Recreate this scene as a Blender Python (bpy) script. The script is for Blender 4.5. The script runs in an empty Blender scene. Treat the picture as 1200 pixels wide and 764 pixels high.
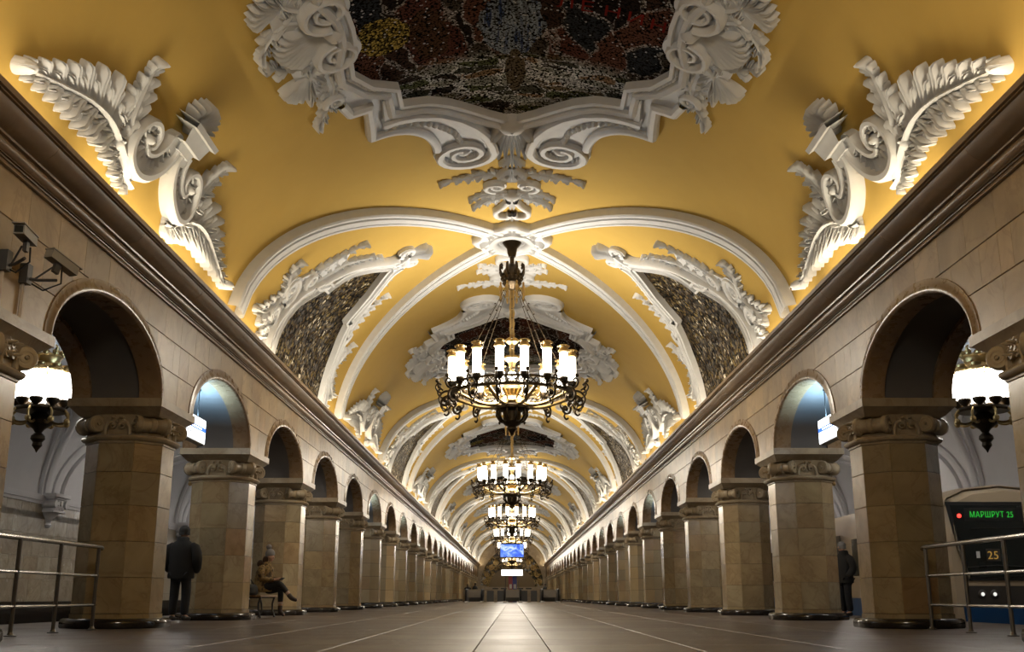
import bpy, bmesh, math, random
import numpy as np
from mathutils import Vector, Matrix
random.seed(7)
PI = math.pi
SC = bpy.context.scene
COL = SC.collection
# ------------------------------------------------------------------ camera
HC = 0.455
cam_d = bpy.data.cameras.new('camera'); cam = bpy.data.objects.new('camera', cam_d); COL.objects.link(cam)
cam.location = (0, 0, HC); cam.rotation_euler = (math.radians(90 + 14.23), 0, 0)
cam_d.sensor_width = 36.0; cam_d.lens = 36.0 * 1250 / 1200; cam_d.clip_end = 400; cam_d.clip_start = .05
SC.camera = cam
# ------------------------------------------------------------------ world, view
w = bpy.data.worlds.new('world'); SC.world = w; w.use_nodes = True
w.node_tree.nodes['Background'].inputs[0].default_value = (.5, .45, .4, 1)
w.node_tree.nodes['Background'].inputs[1].default_value = 0.02
SC.view_settings.view_transform = 'Standard'; SC.view_settings.look = 'None'
SC.view_settings.gamma = 1.0; SC.view_settings.use_curve_mapping = False
SC.view_settings.exposure = 0.24
try:
    SC.cycles.use_denoising = True
    SC.cycles.max_bounces = 8; SC.cycles.diffuse_bounces = 4; SC.cycles.glossy_bounces = 3
    SC.cycles.sample_clamp_indirect = 6.0
    SC.cycles.caustics_reflective = False; SC.cycles.caustics_refractive = False
except Exception: pass
# ------------------------------------------------------------------ dimensions
D = 5.6                      # column spacing
def ycol(n): return 11.12 + D * n
N0, N1 = -1, 28              # columns
Y_START, Y_END = -6.0, 172.0
BOSS = [25.12 + 22.4 * k for k in range(7)]
PANEL = [14.12 + 22.4 * k for k in range(7)]
XC = 5.985                   # column axis
XW = 5.33                    # nave face of the arcade wall
XB = 6.63                    # aisle face of the arcade wall
ZS = 3.36                    # arch springing
XE = 8.5                     # platform edge
XT = 12.0                    # track wall
VA, VB, VZ = 5.25, 4.00, 5.15   # nave vault ellipse
# cove lights behind the cornice (fluorescent, uneven tints)
COVE = 46.0
LAMP_W = 1120.0
AISLE_W = 720.0
def area(name, loc, rot, sx, sy, e, col):
    d = bpy.data.lights.new(name, 'AREA'); d.shape = 'RECTANGLE'; d.size = sx; d.size_y = sy; d.energy = e; d.color = col
    o = bpy.data.objects.new(name, d); COL.objects.link(o); o.location = loc; o.rotation_euler = rot; return o
tints = [(1, .86, .62), (1, .88, .68), (1, .84, .60), (.82, 1, .78), (1, .87, .66), (1, .80, .70)]
random.seed(4)
_y = Y_START + 1; _i = 0
while _y < Y_END - 1:
    for s in (-1, 1):
        t = tints[(_i * 2 + (1 if s > 0 else 0) * 3) % 6] if s < 0 else tints[_i % 3]
        L_ = 5.0
        area('cove_light', (s * 5.02, _y + 2.6, 5.16), (0, s * math.radians(172), 0), .07, L_, COVE * random.uniform(.75, 1.25), t)
    _y += 5.6; _i += 1
def point(name, loc, e, col, r):
    d = bpy.data.lights.new(name, 'POINT'); d.energy = e; d.color = col; d.shadow_soft_size = r
    o = bpy.data.objects.new(name, d); COL.objects.link(o); o.location = loc; return o

# ================================================================== materials
class NT:
    def __init__(s, name):
        s.m = bpy.data.materials.new(name); s.m.use_nodes = True; s.t = s.m.node_tree; s.n = s.t.nodes; s.l = s.t.links
        s.b = s.n['Principled BSDF']
    def node(s, typ, **kw):
        x = s.n.new(typ)
        for k, v in kw.items(): setattr(x, k, v)
        return x
    def link(s, a, b): s.l.new(a, b)
    def val(s, sock, v):
        if hasattr(v, 'node'): s.l.new(v, sock)
        else: sock.default_value = v
    def math(s, op, a, b=0.0, c=None):
        x = s.node('ShaderNodeMath', operation=op); s.val(x.inputs[0], a); s.val(x.inputs[1], b)
        if c is not None: s.val(x.inputs[2], c)
        return x.outputs[0]
    def vmath(s, op, a, b):
        x = s.node('ShaderNodeVectorMath', operation=op); s.val(x.inputs[0], a); s.val(x.inputs[1], b); return x.outputs[0]
    def ramp(s, fac, stops, interp='LINEAR'):
        x = s.node('ShaderNodeValToRGB'); e = x.color_ramp; e.interpolation = interp
        while len(e.elements) < len(stops): e.elements.new(.5)
        for q, (p, c) in zip(e.elements, stops):
            q.position = p; q.color = (*c, 1) if len(c) == 3 else c
        s.val(x.inputs[0], fac); return x.outputs[0]
    def mix(s, fac, a, b, typ='MIX'):
        x = s.node('ShaderNodeMix', data_type='RGBA', blend_type=typ)
        s.val(x.inputs['Factor'], fac)
        for i, v in ((6, a), (7, b)):
            if hasattr(v, 'node'): s.l.new(v, x.inputs[i])
            else: x.inputs[i].default_value = (*v, 1)
        return x.outputs[2]
    def noise(s, vec, scale, detail=4, rough=.55, dist=0.0, out=0):
        x = s.node('ShaderNodeTexNoise'); s.val(x.inputs['Vector'], vec); x.inputs['Scale'].default_value = scale
        x.inputs['Detail'].default_value = detail; x.inputs['Roughness'].default_value = rough
        x.inputs['Distortion'].default_value = dist; return x.outputs[out]
    def co(s, out='Object'): return s.node('ShaderNodeTexCoord').outputs[out]
    def pos(s): return s.node('ShaderNodeNewGeometry').outputs['Position']
    def rnd(s):
        a = s.node('ShaderNodeObjectInfo').outputs['Random']; g = s.node('ShaderNodeNewGeometry').outputs['Random Per Island']
        return s.math('FRACT', s.math('ADD', s.math('MULTIPLY', a, 7.31), g))
    def bump(s, h, strength=.2, dist=.02):
        x = s.node('ShaderNodeBump'); x.inputs['Strength'].default_value = strength; x.inputs['Distance'].default_value = dist
        s.val(x.inputs['Height'], h); s.l.new(x.outputs[0], s.b.inputs['Normal']); return x.outputs[0]
    def set(s, **kw):
        for k, v in kw.items():
            k = {'col': 'Base Color', 'rough': 'Roughness', 'metal': 'Metallic', 'spec': 'Specular IOR Level', 'em': 'Emission Color', 'es': 'Emission Strength'}[k]
            if isinstance(v, tuple) and len(v) == 3: v = (*v, 1)
            s.val(s.b.inputs[k], v)
        return s.m
def simple(name, col, rough=.5, metal=0.0, var=.12, scale=8.0, bump=0.0, bscale=40.0, spec=.5):
    t = NT(name); p = t.co()
    n = t.noise(p, scale)
    c = t.mix(n, tuple(x * (1 - var) for x in col), tuple(min(1, x * (1 + var)) for x in col))
    if bump: t.bump(t.noise(p, bscale), bump, .01)
    return t.set(col=c, rough=rough, metal=metal, spec=spec)
def emit(name, col, st, sample=False):
    t = NT(name); m = t.set(col=(.02, .02, .02), rough=.4, em=col, es=st)
    if not sample:
        try: m.cycles.emission_sampling = 'NONE'
        except Exception: pass
    return m
def marble(name, stops, rough=.28, vscale=1.2, joint=None):
    t = NT(name); r = t.rnd(); p = t.co()
    off = t.node('ShaderNodeCombineXYZ'); t.val(off.inputs[0], t.math('MULTIPLY', r, 37.0)); t.val(off.inputs[1], t.math('MULTIPLY', r, 91.0)); t.val(off.inputs[2], t.math('MULTIPLY', r, 53.0))
    q = t.vmath('ADD', p, off.outputs[0])
    base = t.ramp(r, stops)
    cloud = t.noise(q, vscale, 5, .6, 1.2)
    c = t.mix(t.ramp(cloud, [(.30, (0, 0, 0)), (.68, (1, 1, 1))]), t.mix(.5, base, (.11, .07, .035)), base)
    v = t.noise(q, vscale * .9, 5, .6, 1.2)
    vein = t.math('SUBTRACT', 1.0, t.math('MULTIPLY', t.math('ABSOLUTE', t.math('SUBTRACT', v, .5)), 34.0))
    vein = t.math('MAXIMUM', vein, 0.0)
    c = t.mix(t.math('MULTIPLY', vein, .28), c, (.16, .09, .05))
    rr = t.math('ADD', t.math('MULTIPLY', t.noise(q, 6.0), .14), rough - .07)
    return t.set(col=c, rough=rr, spec=.5)
M = {}
BEIGE = [(0.0, (.40, .295, .155)), (.25, (.345, .28, .165)), (.45, (.48, .355, .195)), (.62, (.325, .275, .18)), (.8, (.44, .36, .22)), (1.0, (.36, .24, .125))]
WALLC = [(0.0, (.46, .325, .175)), (.35, (.40, .295, .17)), (.6, (.52, .385, .22)), (.8, (.36, .28, .18)), (1.0, (.44, .295, .15))]
M['slab'] = marble('column_marble', BEIGE, .22)
M['wallslab'] = marble('wall_marble', WALLC, .36, .9)
M['joint'] = simple('mortar_joint', (.16, .12, .08), .8)
M['capital'] = marble('capital_marble', [(0, (.40, .33, .22)), (1, (.46, .38, .26))], .38)
M['archi'] = marble('archivolt_marble', [(0, (.26, .17, .095)), (1, (.33, .22, .12))], .28)
M['cornice'] = marble('cornice_marble', [(0, (.27, .185, .11)), (.5, (.32, .22, .13)), (1, (.25, .175, .105))], .34, .8)
M['granite'] = simple('dark_granite', (.022, .018, .016), .13, 0, .5, 60)
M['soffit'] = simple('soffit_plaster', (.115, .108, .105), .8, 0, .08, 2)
M['aislewhite'] = simple('aisle_plaster', (.60, .59, .60), .75, 0, .05, 1.5)
M['white'] = simple('white_paint', (.78, .77, .74), .5)
# far column shaft: coursed slabs by facet
t = NT('coursed_marble'); p = t.co(); sx = t.node('ShaderNodeSeparateXYZ'); t.link(p, sx.inputs[0])
row = t.math('DIVIDE', t.math('SUBTRACT', sx.outputs[2], .21), .515)
ang = t.math('FLOOR', t.math('ADD', t.math('MULTIPLY', t.math('ARCTAN2', sx.outputs[1], sx.outputs[0]), 8 / (2 * PI)), .5))
wn = t.node('ShaderNodeTexWhiteNoise', noise_dimensions='3D'); cx = t.node('ShaderNodeCombineXYZ')
t.val(cx.inputs[0], t.math('FLOOR', row)); t.val(cx.inputs[1], ang); t.val(cx.inputs[2], t.math('MULTIPLY', t.node('ShaderNodeObjectInfo').outputs['Random'], 50.0)); t.link(cx.outputs[0], wn.inputs[0])
c = t.ramp(wn.outputs[0], BEIGE); jl = t.math('LESS_THAN', t.math('FRACT', row), .022)
c = t.mix(t.math('MULTIPLY', t.noise(p, 1.6, 5, .6, 1.0), .5), c, (.12, .09, .06)); c = t.mix(jl, c, (.1, .07, .05))
M['shaft_far'] = t.set(col=c, rough=.26)
# track wall: coursed
t = NT('coursed_wall_marble'); p = t.co(); br = t.node('ShaderNodeTexBrick'); sp = t.node('ShaderNodeSeparateXYZ'); t.link(p, sp.inputs[0])
cx = t.node('ShaderNodeCombineXYZ'); t.link(sp.outputs[1], cx.inputs[0]); t.link(sp.outputs[2], cx.inputs[1]); t.link(cx.outputs[0], br.inputs[0])
br.inputs['Color1'].default_value = (.47, .41, .31, 1); br.inputs['Color2'].default_value = (.36, .31, .23, 1); br.inputs['Mortar'].default_value = (.12, .1, .08, 1)
br.inputs['Scale'].default_value = 1.0; br.inputs['Mortar Size'].default_value = .006; br.inputs['Brick Width'].default_value = .8; br.inputs['Row Height'].default_value = .55
M['trackwall'] = t.set(col=br.outputs[0], rough=.3)
M['trackslab'] = marble('track_wall_marble', [(0, (.46, .40, .30)), (.3, (.36, .31, .23)), (.6, (.52, .47, .37)), (1, (.40, .33, .23))], .25)
# vault plaster
t = NT('ochre_plaster'); p = t.co(); n1 = t.noise(p, .35, 5, .6, .6); n2 = t.noise(p, 3.0, 4)
c = t.mix(n1, (.46, .303, .076), (.555, .374, .102)); c = t.mix(t.math('MULTIPLY', n2, .22), c, (.36, .245, .062))
t.bump(t.noise(p, 12, 5), .08, .02)
M['ochre'] = t.set(col=c, rough=.7, spec=.02)
t = NT('white_stucco'); p = t.co(); n1 = t.noise(p, 5.0, 4)
c = t.mix(n1, (.52, .525, .53), (.64, .645, .645)); t.bump(t.noise(p, 30, 4), .12, .01)
M['stucco'] = t.set(col=c, rough=.6, spec=.2)
# ceiling mosaic: abstract field of tesserae (dark ground, pale foreground, blue-grey, gold and red patches)
def tess(t, p, scale, strength):
    vo = t.node('ShaderNodeTexVoronoi'); t.val(vo.inputs['Vector'], p); vo.inputs['Scale'].default_value = scale
    ge = t.node('ShaderNodeNewGeometry')
    rv = t.vmath('SUBTRACT', vo.outputs['Color'], (.5, .5, .5))
    sc = t.node('ShaderNodeVectorMath', operation='SCALE'); t.link(rv, sc.inputs[0]); sc.inputs['Scale'].default_value = strength
    nn = t.node('ShaderNodeVectorMath', operation='NORMALIZE'); t.link(t.vmath('ADD', ge.outputs['Normal'], sc.outputs[0]), nn.inputs[0])
    t.link(nn.outputs[0], t.b.inputs['Normal'])
    return vo
t = NT('ceiling_mosaic_tesserae'); p = t.co(); sx = t.node('ShaderNodeSeparateXYZ'); t.link(p, sx.inputs[0])
px, py = sx.outputs[0], sx.outputs[1]
vo = tess(t, p, 26, .22)
sv = t.node('ShaderNodeSeparateColor'); t.link(vo.outputs['Color'], sv.inputs[0])
mp = t.node('ShaderNodeMapping'); t.link(p, mp.inputs[0]); mp.inputs['Scale'].default_value = (1.0, 2.6, 1.0); mp.inputs['Rotation'].default_value = (0, 0, .35)
ns = t.noise(mp.outputs[0], 2.2, 5, .7, .8)
def cellmap(vec, scale, stops, edge_w):
    v1 = t.node('ShaderNodeTexVoronoi'); t.val(v1.inputs['Vector'], vec); v1.inputs['Scale'].default_value = scale
    v2 = t.node('ShaderNodeTexVoronoi', feature='DISTANCE_TO_EDGE'); t.val(v2.inputs['Vector'], vec); v2.inputs['Scale'].default_value = scale
    q = t.node('ShaderNodeSeparateColor'); t.link(v1.outputs['Color'], q.inputs[0])
    return t.ramp(q.outputs[0], stops, 'CONSTANT'), t.math('LESS_THAN', v2.outputs['Distance'], edge_w)
wv = t.vmath('ADD', p, t.vmath('MULTIPLY', t.noise(p, 1.5, 2, out=1), (.5, .35, .3)))
mb = t.node('ShaderNodeMapping'); t.link(wv, mb.inputs[0]); mb.inputs['Scale'].default_value = (1.9, .75, 1.0)
dark, e1 = cellmap(mb.outputs[0], 1.1, [(0, (.022, .016, .014)), (.2, (.095, .038, .028)), (.42, (.045, .026, .020)), (.6, (.065, .052, .040)), (.75, (.11, .050, .034)), (.9, (.028, .030, .034))], .035)
dark = t.mix(t.math('MULTIPLY', e1, t.math('MULTIPLY', sv.outputs[1], .9)), dark, (.42, .38, .34))
mf = t.node('ShaderNodeMapping'); t.link(wv, mf.inputs[0]); mf.inputs['Scale'].default_value = (.9, 2.2, 1.0); mf.inputs['Rotation'].default_value = (0, 0, .45)
pale, e2 = cellmap(mf.outputs[0], 2.2, [(0, (.06, .06, .045)), (.16, (.24, .24, .20)), (.32, (.13, .10, .06)), (.5, (.38, .38, .36)), (.68, (.09, .10, .05)), (.82, (.22, .14, .08)), (.92, (.04, .032, .028))], .07)
pale = t.mix(t.math('MULTIPLY', e2, sv.outputs[1]), pale, (.75, .75, .72))
fore = t.node('ShaderNodeMapRange'); t.val(fore.inputs[0], t.math('ADD', t.math('ADD', py, t.math('MULTIPLY', t.math('MULTIPLY', px, px), -.14)), t.math('MULTIPLY', t.noise(p, 1.2, 3), .8))); fore.inputs[1].default_value = 2.0; fore.inputs[2].default_value = 2.4
c = t.mix(fore.outputs[0], dark, pale)
def blob(cx_, cy_, rx, ry):
    d = t.math('ADD', t.math('POWER', t.math('DIVIDE', t.math('SUBTRACT', px, cx_), rx), 2.0), t.math('POWER', t.math('DIVIDE', t.math('SUBTRACT', py, cy_), ry), 2.0))
    return t.math('LESS_THAN', t.math('ADD', d, t.math('MULTIPLY', t.math('SUBTRACT', t.noise(p, 2.5, 3), .5), 1.4)), 1.0)
stripe = t.noise(t.vmath('MULTIPLY', p, (9.0, .8, 1.0)), 1.2, 3)
c = t.mix(blob(.0, .85, .50, 1.0), c, t.ramp(stripe, [(.38, (.025, .04, .10)), (.5, (.26, .30, .34)), (.62, (.11, .12, .13))]))
c = t.mix(blob(.05, 2.45, .17, .75), c, (.11, .085, .055))
c = t.mix(blob(-2.0, .75, .42, .55), c, t.ramp(sv.outputs[0], [(.3, (.06, .045, .015)), (.7, (.42, .30, .07))]))
c = t.mix(blob(-1.3, 1.0, .30, .8), c, (.075, .04, .024))
c = t.mix(t.math('MULTIPLY', t.math('GREATER_THAN', sv.outputs[1], .965), .75), c, (.55, .53, .50))  # scattered white flecks; they also paint glints of light into the colour
c = t.mix(t.math('MULTIPLY', sv.outputs[2], .22), c, (.004, .004, .004))
c = t.mix(t.math('GREATER_THAN', vo.outputs['Distance'], .58), c, (.006, .005, .004))
M['mosaic'] = t.set(col=c, rough=.6, spec=0.0)
t = NT('lunette_mosaic_tesserae'); p = t.co(); vo = tess(t, p, 11, .75)
sv = t.node('ShaderNodeSeparateColor'); t.link(vo.outputs['Color'], sv.inputs[0])
c = t.ramp(t.math('ADD', t.math('MULTIPLY', t.noise(p, 1.8, 4, .6, 1.0), .7), t.math('MULTIPLY', sv.outputs[0], .3)), [(.34, (.012, .009, .008)), (.45, (.05, .033, .018)), (.52, (.17, .125, .045)), (.57, (.02, .015, .011)), (.64, (.07, .048, .024)), (.70, (.45, .41, .32))])  # gold and brown tesserae; palest stop is painted-in glints of reflected light
c = t.mix(t.math('GREATER_THAN', vo.outputs['Distance'], .55), c, (.006, .005, .004))
M['mosaic2'] = t.set(col=c, rough=.5, spec=0.03)
M['ledred'] = simple('dull_red_tesserae', (.16, .018, .014), .6, 0, .3, 30, spec=0.0)
# floor
def floor_mat(name, c1, c2, rough):
    t = NT(name); r = t.rnd(); p = t.pos(); n1 = t.noise(p, 1.4, 5, .65); n2 = t.noise(p, 90, 2)
    c = t.mix(n1, c1, c2); c = t.mix(t.math('MULTIPLY', n2, .3), c, (.03, .025, .022)); c = t.mix(t.math('MULTIPLY', r, .28), c, tuple(x * .5 for x in c1))
    return t.set(col=c, rough=t.math('ADD', t.math('MULTIPLY', n1, .18), t.math('ADD', t.math('MULTIPLY', r, .06), rough - .1)), spec=.5)
M['floor'] = floor_mat('floor_granite', (.078, .058, .046), (.118, .090, .072), .36)
M['floormid'] = floor_mat('polished_floor_granite', (.15, .125, .105), (.21, .18, .155), .42)
M['pit'] = simple('track_ballast', (.03, .028, .026), .9, 0, .4, 20)
M['bronze'] = simple('dark_bronze', (.045, .032, .018), .38, .85, .3, 12)
M['gold'] = simple('gilt_brass', (.42, .30, .13), .33, .9, .25, 12)
M['steel'] = simple('brushed_steel', (.32, .31, .29), .25, 1.0, .1, 20)
M['darksteel'] = simple('dull_steel', (.16, .15, .14), .35, .9, .1, 20)
M['glow'] = emit('lit_glass', (1.0, .90, .72), 7.0)
M['glowaisle'] = emit('lit_frosted_glass', (1.0, .95, .86), 6.0)
M['black'] = simple('black_cloth', (.005, .005, .0055), .8, 0, .3, 20)
M['navy'] = simple('dark_denim', (.006, .007, .010), .85, 0, .3, 20)
M['skin'] = simple('skin', (.42, .24, .16), .55)
M['shoe'] = simple('black_leather', (.012, .010, .009), .45)
M['rubber'] = simple('black_rubber', (.01, .01, .01), .5)
M['camblack'] = simple('dark_camera_shell', (.06, .06, .065), .4)
M['camgrey'] = simple('grey_camera_shell', (.30, .29, .27), .45)
M['conduit'] = simple('pale_conduit', (.50, .42, .34), .5)
M['wood'] = simple('varnished_wood', (.22, .12, .05), .35, 0, .3, 6)
M['glass'] = simple('dark_glass', (.012, .016, .016), .07, 0, .2, 2)
M['trainbeige'] = simple('cream_train_paint', (.42, .33, .22), .35, 0, .05, 2)
M['trainblue'] = simple('blue_train_paint', (.012, .06, .17), .3, 0, .1, 2)
M['traingrey'] = simple('dark_train_mask', (.05, .045, .04), .35, 0, .1, 2)

# ================================================================== mesh helpers
def tag(o, label=None, cat=None, group=None, kind=None):
    if label: o['label'] = label
    if cat: o['category'] = cat
    if group: o['group'] = group
    if kind: o['kind'] = kind
    return o
def empty(name, loc=(0, 0, 0), rz=0.0, parent=None):
    o = bpy.data.objects.new(name, None); COL.objects.link(o); o.location = loc; o.rotation_euler = (0, 0, rz)
    o.empty_display_size = .1
    if parent: o.parent = parent
    return o
def inst(name, mesh, parent=None, loc=(0, 0, 0), rot=(0, 0, 0), scale=(1, 1, 1)):
    o = bpy.data.objects.new(name, mesh); COL.objects.link(o)
    if parent: o.parent = parent
    o.location = loc; o.rotation_euler = rot; o.scale = scale
    return o
def copy_tree(o, parent=None):
    c = o.copy(); COL.objects.link(c); c.parent = parent
    for ch in list(o.children): copy_tree(ch, c)
    return c
class MB:
    def __init__(s): s.v = []; s.f = []
    def add(s, vs, fs):
        b = len(s.v); s.v += [tuple(x) for x in vs]; s.f += [tuple(i + b for i in f) for f in fs]; return s
    def box(s, x0, x1, y0, y1, z0, z1):
        return s.add([(x0, y0, z0), (x1, y0, z0), (x1, y1, z0), (x0, y1, z0), (x0, y0, z1), (x1, y0, z1), (x1, y1, z1), (x0, y1, z1)],
                     [(0, 3, 2, 1), (4, 5, 6, 7), (0, 1, 5, 4), (1, 2, 6, 5), (2, 3, 7, 6), (3, 0, 4, 7)])
    def cham(s, x0, x1, y0, y1, z0, z1, c):      # slab with chamfered top
        return s.add([(x0, y0, z0), (x1, y0, z0), (x1, y1, z0), (x0, y1, z0), (x0, y0, z1 - c), (x1, y0, z1 - c), (x1, y1, z1 - c), (x0, y1, z1 - c),
                      (x0 + c, y0 + c, z1), (x1 - c, y0 + c, z1), (x1 - c, y1 - c, z1), (x0 + c, y1 - c, z1)],
                     [(0, 3, 2, 1), (0, 1, 5, 4), (1, 2, 6, 5), (2, 3, 7, 6), (3, 0, 4, 7), (4, 5, 9, 8), (5, 6, 10, 9), (6, 7, 11, 10), (7, 4, 8, 11), (8, 9, 10, 11)])
    def rings(s, rings, close=True, cap0=False, cap1=False):
        n = len(rings[0]); vs = [p for r in rings for p in r]; fs = []
        for i in range(len(rings) - 1):
            for j in range(n if close else n - 1):
                k = (j + 1) % n; fs.append((i * n + j, i * n + k, (i + 1) * n + k, (i + 1) * n + j))
        if cap0: fs.append(tuple(reversed(range(n))))
        if cap1: fs.append(tuple(range((len(rings) - 1) * n, len(rings) * n)))
        return s.add(vs, fs)
    def lathe(s, prof, n=24, c=(0, 0, 0), cap=True):
        r = [[(c[0] + q * math.cos(2 * PI * j / n), c[1] + q * math.sin(2 * PI * j / n), c[2] + z) for j in range(n)] for q, z in prof]
        return s.rings(r, True, cap, cap)
    def tube(s, pts, r, n=8, cap=True):
        pts = [Vector(p) for p in pts]; m = len(pts); rs = r if isinstance(r, (list, tuple)) else [r] * m
        rings = []; up = Vector((0, 0, 1)); prev = None
        for i, p in enumerate(pts):
            d = (pts[min(i + 1, m - 1)] - pts[max(i - 1, 0)]).normalized()
            if prev is None:
                a = d.orthogonal().normalized() if abs(d.dot(up)) > .99 else d.cross(up).normalized()
            else:
                a = (prev - d * prev.dot(d)); a = a.normalized() if a.length > 1e-6 else d.orthogonal().normalized()
            prev = a; b = d.cross(a)
            rings.append([p + (a * math.cos(2 * PI * j / n) + b * math.sin(2 * PI * j / n)) * rs[i] for j in range(n)])
        return s.rings(rings, True, cap, cap)
    def ball(s, c, r, n=10, m=6, sx=1, sy=1, sz=1):
        prof = [(max(1e-4, math.sin(PI * i / m)), -math.cos(PI * i / m)) for i in range(m + 1)]
        rr = [[(c[0] + r * sx * q * math.cos(2 * PI * j / n), c[1] + r * sy * q * math.sin(2 * PI * j / n), c[2] + r * sz * z) for j in range(n)] for q, z in prof]
        return s.rings(rr)
    def prism(s, poly, z0, z1, axis='z'):
        n = len(poly)
        def P(a, b, h): return {'z': (a, b, h), 'y': (a, h, b), 'x': (h, a, b)}[axis]
        vs = [P(a, b, z0) for a, b in poly] + [P(a, b, z1) for a, b in poly]
        return s.add(vs, [tuple(reversed(range(n))), tuple(range(n, 2 * n))] + [(i, (i + 1) % n, n + (i + 1) % n, n + i) for i in range(n)])
    def merge(s, o, off=(0, 0, 0), rz=0.0, scale=(1, 1, 1)):
        c, sn = math.cos(rz), math.sin(rz)
        return s.add([((x * scale[0]) * c - (y * scale[1]) * sn + off[0], (x * scale[0]) * sn + (y * scale[1]) * c + off[1], z * scale[2] + off[2]) for x, y, z in o.v], o.f)
    def mesh(s, name, mat, smooth=35, mapf=None):
        v = np.array(s.v, dtype=float)
        if mapf is not None: v = mapf(v)
        me = bpy.data.meshes.new(name); me.from_pydata([tuple(x) for x in v], [], s.f); me.update()
        if smooth:
            me.polygons.foreach_set('use_smooth', [True] * len(me.polygons))
            try: me.set_sharp_from_angle(angle=math.radians(smooth))
            except Exception: pass
        me.materials.append(M[mat] if isinstance(mat, str) else mat)
        return me
    def build(s, name, mat, parent=None, loc=(0, 0, 0), rot=(0, 0, 0), scale=(1, 1, 1), smooth=35, mapf=None):
        return inst(name, s.mesh(name, mat, smooth, mapf), parent, loc, rot, scale)
def recalc(me):
    bm = bmesh.new(); bm.from_mesh(me); bmesh.ops.recalc_face_normals(bm, faces=bm.faces); bm.to_mesh(me); bm.free(); return me

# vault mapping: (arc from crown, y, height off surface) -> world
_th = np.linspace(0, PI / 2, 3001); _xs = VA * np.sin(_th); _zs = VB * np.cos(_th)
_L = np.concatenate([[0], np.cumsum(np.hypot(np.diff(_xs), np.diff(_zs)))]); QARC = _L[-1]
def VAULT(v):
    a, y, h = v[:, 0], v[:, 1], v[:, 2]
    th = np.sign(a) * np.interp(np.abs(a), _L, _th)
    x, z = VA * np.sin(th), VB * np.cos(th); nx, nz = x / VA ** 2, z / VB ** 2; l = np.hypot(nx, nz); l[l == 0] = 1
    return np.stack([x - nx / l * h, y, VZ + z - nz / l * h], 1)
def arc_of_x(x): return float(np.interp(x, _xs, _L))
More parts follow.
